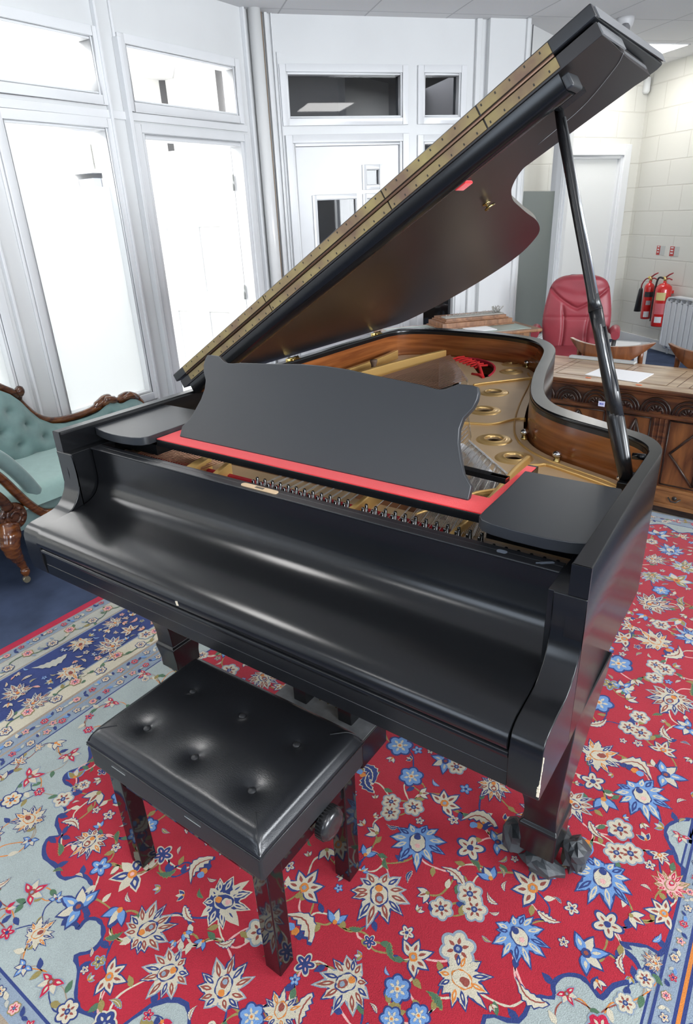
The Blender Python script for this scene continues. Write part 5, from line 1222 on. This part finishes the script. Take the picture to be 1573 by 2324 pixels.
# stiles and lozenge panels
edges = [-.99, -.62, -.255, -.03, .33, .68, .99]
stl = [(-1.0, -.955), (-.66, -.60), (-.30, -.235), (-.065, .002), (.33, .395), (.66, .72), (.955, 1.0)]
for a, b in stl:
    mb = MB(); mb.box(a, b, .004, .02, .146, .51, 0, CX)
    for c in (a+.008, b-.008, (a+b)/2): mb.box(c-.003, c+.003, -.001, .006, .150, .505, 0, CX)
    obj('stile', mb, M_oak, cof, bevel=.002)
for (a0, a), (b, b1) in zip(stl, stl[1:]):
    mb = MB(); mb.box(a, b, .012, .02, .146, .51, 0, CX); pn = obj('front_panel', mb, M_oakf, cof)
    mb = MB(); cu = (a+b)/2; hw = (b-a)/2-.035; cz_ = .328; hz = .155
    if hw > .03:
        D_4 = [(cu-hw, cz_), (cu, cz_+hz), (cu+hw, cz_), (cu, cz_-hz)]
        for (p, q), (r_, s_) in zip(D_4, D_4[1:]+D_4[:1]): mb.tube([CX(Vector((p, .008, q))), CX(Vector((r_, .008, s_)))], .006, 6)
        mb.tube([CX(Vector((cu, .008, cz_+hz))), CX(Vector((cu, .008, cz_-hz)))], .004, 6)
        mb.lathe([(.022, 0), (.016, .006), (0, .010)], CX(Vector((cu, .012, cz_))), 10, CN)
    for (p, q, r_, s_) in ((a+.012, .16, b-.012, .16), (a+.012, .497, b-.012, .497), (a+.012, .16, a+.012, .497), (b-.012, .16, b-.012, .497)): mb.tube([CX(Vector((p, .010, q))), CX(Vector((r_, .010, s_)))], .004, 6)
    obj('lozenge_moulding', mb, M_oakdk, pn)
mb = MB(); mb.box(U0_-.03, U1_+.03, -.030, .505, .632, .652, 0, CX); mb.box(U0_-.02, U1_+.02, -.018, .49, .618, .632, 0, CX); tp = obj('top', mb, M_oak, cof, bevel=.006)
mb = MB()
for a, b in ((-.98, -.66), (-.62, -.33), (-.29, -.02 if False else -.05), (.06, .44), (.48, .98)):
    mb.box(a, b, .070, .435, .6515, .6545, 0, CX)
for (a, b, c, d) in ((-1.02, 1.02, -.024, .062), (-1.02, 1.02, .443, .500)): mb.box(a, b, c, d, .6515, .6538, 0, CX)
for a, b in ((-.655, -.625), (-.325, -.295), (-.045, .0), (.005, .055), (.445, .475)): mb.box(a, b, .064, .441, .6515, .6538, 0, CX)
obj('top_boards', mb, M_oaktop, tp, bevel=.0012)
# papers and stickers on the coffer
M_paper = mat('white_paper', (.86, .86, .87), .7)
mb = MB(); q = [(-.02, 2.785), (.045, 2.965), (.284, 2.955), (.268, 2.725)]
mb.prism([(-.022, 2.775), (.262, 2.715), (.290, 2.940), (.012, 2.985)], .6550, .6570, lambda a, b, t: Vector((a, b, t))); tag(obj('paper_sheet', mb, M_paper), 'white paper sheets lying on the carved coffer top', 'paper')
M_org = mat('orange_sticker', (.80, .16, .04), .6)
for x, y, l in ((.012, 2.718, 'small orange sticker on the coffer edge left of the piano lid prop'), (.276, 2.672, 'small orange sticker on the coffer edge right of the piano lid prop')):
    mb = MB(); mb.obox((x, y, .6552), (1, -.1, 0), (.1, 1, 0), (0, 0, 1), .014, .007, .0005); tag(obj('sticker', mb, M_org), l, 'sticker')
c = CX(Vector((-.327, -.008, .538))); mb = MB(); mb.obox(c, CD, CN, (0, 0, 1), .017, .0008, .014, 0); tgo = obj('lot_tag', mb, mat('pale_blue_label', (.62, .66, .86), .6)); tag(tgo, 'small pale blue printed label stuck on the coffer frieze', 'label')
mb = MB()
for i, (a, b) in enumerate(((-.010, -.003), (0, .004), (.006, .010))): mb.obox(c+CD*((a+b)/2)+CN*.001, CD, CN, (0, 0, 1), (b-a)/2, .0004, .004)
obj('printed_marks', mb, mat('blue_ink', (.08, .12, .5), .6), tgo)
mb = MB(); mb.obox(CX(Vector((-.52, .47, .662))), CD, CN, (0, 0, 1), .19, .02, .007); tag(obj('grey_folder', mb, mat('grey_board', (.42, .43, .42), .6), bevel=.002), 'long grey board lying along the back edge of the coffer', 'board')

# ------------------------------------------------------------------ low-backed wooden chairs behind the coffer
M_chair = wood('brown_stained_beech', (.10, .030, .010), (.24, .085, .028), .28, (9, 2, 2), 3., coat=.3)
def wchair(x0, y0, ang, label):
    a = R(ang)
    def X(v): return Vector((x0+v.x*math.cos(a)-v.y*math.sin(a), y0+v.x*math.sin(a)+v.y*math.cos(a), v.z))
    t = thing('captain_chair', label, 'chair', (x0, y0, 0), 'low wooden tub chairs behind the coffer')
    n = 24; TO = []; TI = []; BO = []; BI = []
    for i in range(n+1):
        u = -1+2*i/n; ph = u*R(38); r = .385; x = r*math.sin(ph); y = -r*math.cos(ph)+.385
        zt_ = .728+.024*abs(u)**2; h = .118*(1-abs(u)**1.5)+.006
        d = Vector((math.sin(ph), -math.cos(ph), 0))
        top = Vector((x, y, zt_)); TO.append(X(top+d*.016)); TI.append(X(top-d*.010)); BO.append(X(top+d*(.012)+Vector((0, 0, -h)))); BI.append(X(top-d*.010+Vector((0, 0, -h))))
    mb = MB(); mb.strip(BO, TO); mb.strip(TO, TI, smooth=False); mb.strip(TI, BI); mb.strip(BI, BO, smooth=False)
    for k in (0, -1): mb.poly([BO[k], TO[k], TI[k], BI[k]])
    obj('crest_rail', mb, M_chair, t, bevel=.003)
    for sx in (-1, 1):
        mb = MB(); mb.tube([X(Vector((sx*.178, .046, .715))), X(Vector((sx*.174, .055, .66))), X(Vector((sx*.178, .06, .60))), X(Vector((sx*.185, .07, .45)))], [.012, .016, .012, .015], 8); obj('back_post', mb, M_chair, t)
        pass
    mb = MB(); pts = [(p.x, p.y) for p in smooth_curve([(-.21, .03, 0), (.21, .03, 0), (.24, .25, 0), (.22, .44, 0), (-.22, .44, 0), (-.24, .25, 0)], 4, closed=True)]
    mb.prism(pts, .425, .460, lambda p, q, z: X(Vector((p, q, z)))); obj('seat', mb, M_chair, t, bevel=.006)
    for sx, yy in ((-1, .07), (1, .07), (-1, .40), (1, .40)):
        mb = MB(); mb.tube([X(Vector((sx*.17, yy, .425))), X(Vector((sx*.20, yy+(-.02 if yy < .2 else .02), .0)))], [.018, .012], 8); obj('leg', mb, M_chair, t)
    return t
wchair(-.030, 3.225, 2, 'low-backed brown wooden chair directly behind the lid prop, left of the pair')
wchair(.510, 3.215, -6, 'low-backed brown wooden chair at the right picture edge, in front of the radiator')

# ------------------------------------------------------------------ red leather swivel chair
M_red = mat('red_leather', (.31, .045, .06), .38, noise=.12, nscale=7, bump=.25, bscale=300, spec=.5)
M_base = mat('black_plastic', (.02, .02, .02), .4)
rcx, rcy = -.585, 4.42; ra = R(16)
def RX(v): return Vector((rcx+v.x*math.cos(ra)-v.y*math.sin(ra), rcy+v.x*math.sin(ra)+v.y*math.cos(ra), v.z))
rch = thing('office_chair', 'high-backed red leather swivel chair behind the coffer', 'chair', (rcx, rcy, 0))
def bf(u, v):
    s_ = 2*u-1; z = .44+.565*v
    w_ = .210+.040*math.sin(PI*min(1, v*1.15)**.9)
    if v > .80: w_ *= max(0, 1-((v-.80)/.205)**2.6)**.42 if v < 1 else .0
    w_ = max(w_, .06 if v < .999 else .0)
    x = s_*w_; y = .0+.13*(v-.3)*.35
    e = (1-abs(s_)**3.2); d = -.055*e**.5*min(1, (1-v)/.06)**.5
    # seams: V below the headrest and two long lobes
    zs = .80+.115*abs(s_)**1.3-.035*(1-abs(s_)) ; q = abs(z-zs); d += .022*math.exp(-(q/.012)**2)
    if z < zs-.01:
        xs = .105+.02*math.sin(8*z); q = abs(abs(x)-xs); d += .020*math.exp(-(q/.012)**2)*min(1, (zs-z)/.08)
        d += .010*math.exp(-((z-.70)/.012)**2)*(1 if abs(x) < xs else .2)
    d += .004*math.sin(60*z+9*x)*math.exp(-((z-zs-.06)/.05)**2)
    return RX(Vector((x, y+d, z)))
mb = MB(); mb.grid(bf, 70, 90)
mb.grid(lambda u, v: RX(Vector(((2*u-1)*(.210+.040*math.sin(PI*min(1, v*1.15)**.9))*(max(.0, 1-(max(0, v-.80)/.205)**2.6)**.42), .13*(v-.3)*.35+.045*(1-abs(2*u-1)**3)**.5*min(1, (1-v)/.06), .44+.565*v))), 24, 40)
obj('backrest', mb, M_red, rch)
def sf(u, v):
    x = (2*u-1)*.25; y = -.50+.50*v; e = (1-abs(2*u-1)**4)**.5*(1-abs(2*v-1)**6)**.5
    return RX(Vector((x, y, .40+.10*e)))
mb = MB(); mb.grid(sf, 30, 30); mb.grid(lambda u, v: sf(u, v)-Vector((0, 0, 2*(sf(u, v).z-.40)*.5)), 30, 30); obj('seat', mb, M_red, rch)
for sx in (-1, 1):
    mb = MB(); mb.tube([RX(Vector((sx*.27, -.02, .60))), RX(Vector((sx*.285, -.10, .625))), RX(Vector((sx*.28, -.34, .62)))], [.028, .036, .030], 12); am = obj('armrest', mb, M_red, rch)
    mb = MB(); mb.tube([RX(Vector((sx*.28, -.30, .60))), RX(Vector((sx*.27, -.28, .45))), RX(Vector((sx*.20, -.25, .40)))], .016, 8); obj('arm_support', mb, M_base, am)
mb = MB(); mb.tube([(rcx+.05, rcy-.24, .10), (rcx+.05, rcy-.24, .40)], .03, 14); obj('column', mb, M_base, rch)
mb = MB()
for k in range(5): t = 2*PI*k/5; mb.tube([(rcx+.05, rcy-.24, .12), (rcx+.05+.27*math.cos(t), rcy-.24+.27*math.sin(t), .075)], [.028, .016], 8)
st5 = obj('star_base', mb, M_base, rch)
for k in range(5): t = 2*PI*k/5; mb = MB(); x, y = rcx+.05+.27*math.cos(t), rcy-.24+.27*math.sin(t); mb.tube([(x-.02, y, .022), (x+.02, y, .022)], .03, 14); mb.tube([(x, y, .03), (x, y, .08)], .008, 8); obj('castor', mb, M_base, st5)

# ------------------------------------------------------------------ radiator, extinguishers, signs
M_rad = mat('white_radiator', (.72, .74, .77), .35)
rt = thing('radiator', 'white ribbed radiator on the block wall right of the extinguishers', 'radiator', tuple(WR(Vector((-.45, .07, 0)))))
mb = MB(); n_r = 14
for i in range(n_r):
    u = .020-.078*i; mb.prism(rrect(u-.0, .085, .0365, .042, .012), .09, .535, lambda a, b, t: WR(Vector((a, b, t))))
    for z in (.09, .535): mb.lathe([(.0, -.02), (.030, -.015), (.036, 0), (.030, .015), (.0, .02)], WR(Vector((u, .085, z))), 10, WR.d)
obj('columns', mb, M_rad, rt, bevel=.004)
mb = MB(); P = smooth_curve([(.060, .10), (.062, .50), (.055, .548), (.030, .572), (-.02, .580)], 4); prf = [(p.x, p.y) for p in P]+[(-1.08, .580), (-1.12, .57), (-1.13, .10)]
mb.prism([(.066, .10), (.066, .51), (.058, .552), (.034, .578), (-.02, .588), (-1.06, .588), (-1.12, .57), (-1.13, .10), (-1.12, .10), (-1.11, .56), (-1.05, .574), (-.02, .574), (.026, .566), (.048, .545), (.054, .51), (.054, .10)], .04, .132, lambda a, b, t: WR(Vector((a, t, b)))); obj('casing', mb, M_rad, rt)
mb = MB()
for i in range(n_r-1):
    u = .0-.078*i
    for z in (.552, .530): mb.box(u-.030, u-.004 if False else u-.010, .127, .1295, z-.006, z+.006, 0, WR)
obj('grille_slots', mb, mat('radiator_shadow_slot', (.28, .29, .31), .7), rt)
for uu in (-1.0, .02): mb = MB(); mb.tube([WR(Vector((uu, .05, .0))), WR(Vector((uu, .05, .12)))], .012, 8); obj('pipe', mb, M_rad, rt)
M_fred = mat('extinguisher_red', (.62, .018, .014), .2, spec=.6, coat=.4)
M_fblk = mat('black_rubber', (.03, .03, .033), .45)
M_ylw = mat('cream_label', (.72, .60, .26), .5); M_wlab = mat('white_label', (.72, .72, .74), .5)
def ext(u, z0, h, r, label, co2=False):
    t = thing('fire_extinguisher', label, 'fire extinguisher', tuple(WR(Vector((u, .10, z0)))), 'fire extinguishers on the block wall')
    c = WR(Vector((u, .11, z0)))
    mb = MB(); mb.lathe([(.0, 0), (r*.92, 0), (r, .012), (r, h*.86), (r*.92, h*.92), (r*.6, h*.975), (r*.25, h), (.016, h+.012), (.016, h+.02)], c, 28); body = obj('cylinder', mb, M_fred, t)
    def lab(z0_, z1_, a0, a1, m, nm):
        mb = MB(); k = 10; A = []; B_ = []
        base = math.atan2(-.80, .55)
        for i in range(k+1):
            a = base+R(a0+(a1-a0)*i/k); A.append(c+Vector((math.cos(a)*(r+.0012), math.sin(a)*(r+.0012), z0_))); B_.append(c+Vector((math.cos(a)*(r+.0012), math.sin(a)*(r+.0012), z1_)))
        mb.strip(A, B_); obj(nm, mb, m, body)
    if co2:
        lab(h*.62, h*.76, -70, 60, M_fblk, 'black_band'); lab(h*.06, h*.22, -50, 10, M_wlab, 'white_label'); lab(h*.40, h*.52, -40, 10, mat('grey_label', (.45, .4, .42), .5), 'instruction_label')
    else:
        lab(h*.62, h*.80, -75, -5, M_ylw, 'cream_label'); lab(h*.10, h*.24, -60, -10, M_wlab, 'white_label'); lab(h*.30, h*.55, -70, 70, mat('pink_print_label', (.62, .14, .16), .5), 'instruction_label')
    v = c+Vector((0, 0, h+.02))
    mb = MB(); mb.lathe([(.014, 0), (.018, .01), (.018, .03), (.012, .04)], v, 12); obj('valve', mb, M_brassp, body)
    mb = MB(); d = WR.d; mb.tube([v+Vector((0, 0, .035)), v-d*.05+Vector((0, 0, .065)), v-d*.10+Vector((0, 0, .085))], [.009, .008, .006], 8); mb.tube([v+Vector((0, 0, .02)), v-d*.06+Vector((0, 0, .03)), v-d*.10+Vector((0, 0, .02))], [.009, .007, .006], 8); obj('lever', mb, mat('lever_red', (.35, .03, .04), .35), body)
    mb = MB(); mb.lathe([(.0, 0), (.012, .002), (.012, .012), (0, .014)], v+d*.02+Vector((0, 0, .03)), 10, d); obj('gauge', mb, mat('yellow_tag', (.8, .62, .08), .5), body)
    mb = MB()
    if co2:
        hp_ = [v+Vector((0, 0, .02)), v+d*.07+Vector((0, 0, .015)), v+d*.125+Vector((0, 0, -.04)), v+d*.135+Vector((0, 0, -.085))]
        mb.tube(smooth_curve(hp_, 4), .007, 8); obj('hose', mb, mat('lever_red', (.35, .03, .04), .35), body)
        mb = MB(); a = v+d*.136+Vector((0, 0, -.085)); mb.tube([a, a+Vector((0, 0, -.02)), a+d*.012+Vector((0, 0, -.245))], [.014, .022, .037], 16); obj('discharge_horn', mb, M_fblk, body)
    else:
        off_ = WR.n*.0
        pts = [v+Vector((0, 0, .02)), v+d*.06+WR.n*.03+Vector((0, 0, .03)), v+d*(r+.012)+WR.n*.03+Vector((0, 0, -.06)), v+d*(r+.014)+WR.n*.035+Vector((0, 0, -.25)), v+d*(r+.006)+WR.n*.035+Vector((0, 0, -h+.02))]
        mb.tube(smooth_curve(pts, 5), .010, 10); obj('hose', mb, M_fblk, body)
    mb = MB(); mb.box(u-.02, u+.02, 0, .04, z0+h*.75, z0+h*.82, 0, WR); obj('wall_bracket', mb, M_fred, t)
    return t
ext(.150, .272, .43, .080, 'larger red fire extinguisher with cream label, nearest the radiator')
ext(.375, .318, .37, .052, 'slim red fire extinguisher with black horn, left of the larger one', True)
def sign(u0, u1, um, z0, z1, l):
    t = thing('fire_sign', l, 'sign', tuple(WR(Vector((u1, 0, z0)))), 'small red and white signs above the extinguishers')
    mb = MB(); mb.box(um, u0, .001, .004, z0, z1, 0, WR); obj('red_plate', mb, mat('sign_red', (.50, .05, .04), .5), t)
    mb = MB(); mb.box(u1, um-.004, .001, .004, z0, z1, 0, WR); obj('pale_plate', mb, mat('sign_pale', (.55, .56, .54), .5), t)
    mb = MB()
    for k in range(3): mb.box(um+.012, u0-.012, .0042, .0048, z0+.022+k*.026, z0+.034+k*.026, 0, WR)
    obj('printed_symbol', mb, M_wlab, t)
sign(.490, .365, .440, .955, 1.045, 'small red and white sign on the block wall, left one, above the slim extinguisher')
sign(.285, .150, .222, .952, 1.045, 'small red and white sign on the block wall, right one, above the larger extinguisher')

# ------------------------------------------------------------------ desk behind the tail with stacked wooden trays
td = thing('leather_top_desk', 'wooden desk with grey-green leather top behind the piano tail', 'desk', (-1.25, 3.85, 0))
ga = R(51)
TO_ = Vector((-1.00, 4.02, 0))
def TX(v): return TO_-GD*v.x+(-GN)*v.y+Vector((0, 0, v.z))
M_desk2 = wood('yew_desk', (.17, .07, .03), (.36, .18, .08), .3, (2, 9, 2), 3., coat=.3)
mb = MB(); mb.box(-.03, 1.02, -.10, .48, .695, .715, 0, TX); mb.box(.03, .96, -.06, .42, .58, .695, 0, TX); obj('desk_top', mb, M_desk2, td, bevel=.004)
mb = MB(); mb.box(.03, .96, -.05, .43, .7151, .7175, 0, TX); obj('leather_inset', mb, mat('grey_green_leather', (.30, .36, .32), .35, noise=.15, nscale=5), td)
for x, y in ((.0, -.07), (.95, -.07), (.0, .41), (.95, .41)):
    mb = MB(); mb.box(x, x+.05, y, y+.05, .0, .60, 0, TX); obj('leg', mb, M_desk2, td, bevel=.003)
M_tray = wood('old_wood_tray', (.16, .065, .025), (.32, .15, .07), .4, (2, 8, 2), 4.)
for i, (x0, x1, y0, y1, z0, z1, l) in enumerate(((.05, .60, -.06, .20, .718, .758, 'lower long wooden box stacked on the desk behind the piano'), (.085, .56, -.05, .17, .7585, .782, 'upper thin wooden frame stacked on the long wooden box'))):
    mb = MB(); mb.box(x0, x1, y0, y1, z0, z1, 0, TX); mb.box(x0-.012, x1+.012, y0-.012, y1+.012, z0, z0+.008, 0, TX)
    o = obj('wooden_box', mb, M_tray, bevel=.002); tag(o, l, 'box')
mb = MB()
for i in range(46):
    x = .10+.0095*i; mb.tube([TX(Vector((x, .10, .783))), TX(Vector((x+.002, .10, .783+rr_.uniform(.014, .030))))], .0022, 5)
for i in range(12): x = .11+.02*rr_.random()+.03; mb.tube([TX(Vector((.13+rr_.uniform(-.03, .03), .10, .79))), TX(Vector((.13+rr_.uniform(-.05, .05), .10+rr_.uniform(-.03, .03), .835)))], .003, 5)
mb.box(.09, .55, .06, .14, .7825, .789, 0, TX)
tag(obj('bristle_strip', mb, mat('grey_bristle', (.34, .33, .30), .7)), 'grey pinned strip lying on top of the stacked wooden boxes', 'strip')
mb = MB(); mb.prism(rrect(.36, .30, .095, .085, .01), .7180, .7205, lambda a, b, t: TX(Vector((a, b, t)))); tag(obj('paper_sheet', mb, M_paper), 'white paper on the leather-topped desk behind the piano tail', 'paper')
# low table with papers at the far corner
lt = thing('side_table', 'low grey side table with papers behind the red chair', 'table', (-.38, 5.4, 0))
mb = MB(); mb.box(-.60, -.28, 5.35, 5.75, .28, .30); obj('table_top', mb, mat('pale_grey_table', (.50, .52, .54), .5), lt, bevel=.003)
for x, y in ((-.59, 5.37), (-.32, 5.37), (-.59, 5.70), (-.32, 5.70)): mb = MB(); mb.box(x, x+.03, y, y+.03, -.008, .28); obj('leg', mb, M_alu, lt)
mb = MB(); mb.box(-.56, -.33, 5.40, 5.62, .3005, .315); tag(obj('paper_stack', mb, M_paper), 'stack of white papers on the grey side table behind the red chair', 'papers')
for ob in list(bpy.data.objects):
    if ob.type == 'LIGHT': ob['kind'] = 'structure'
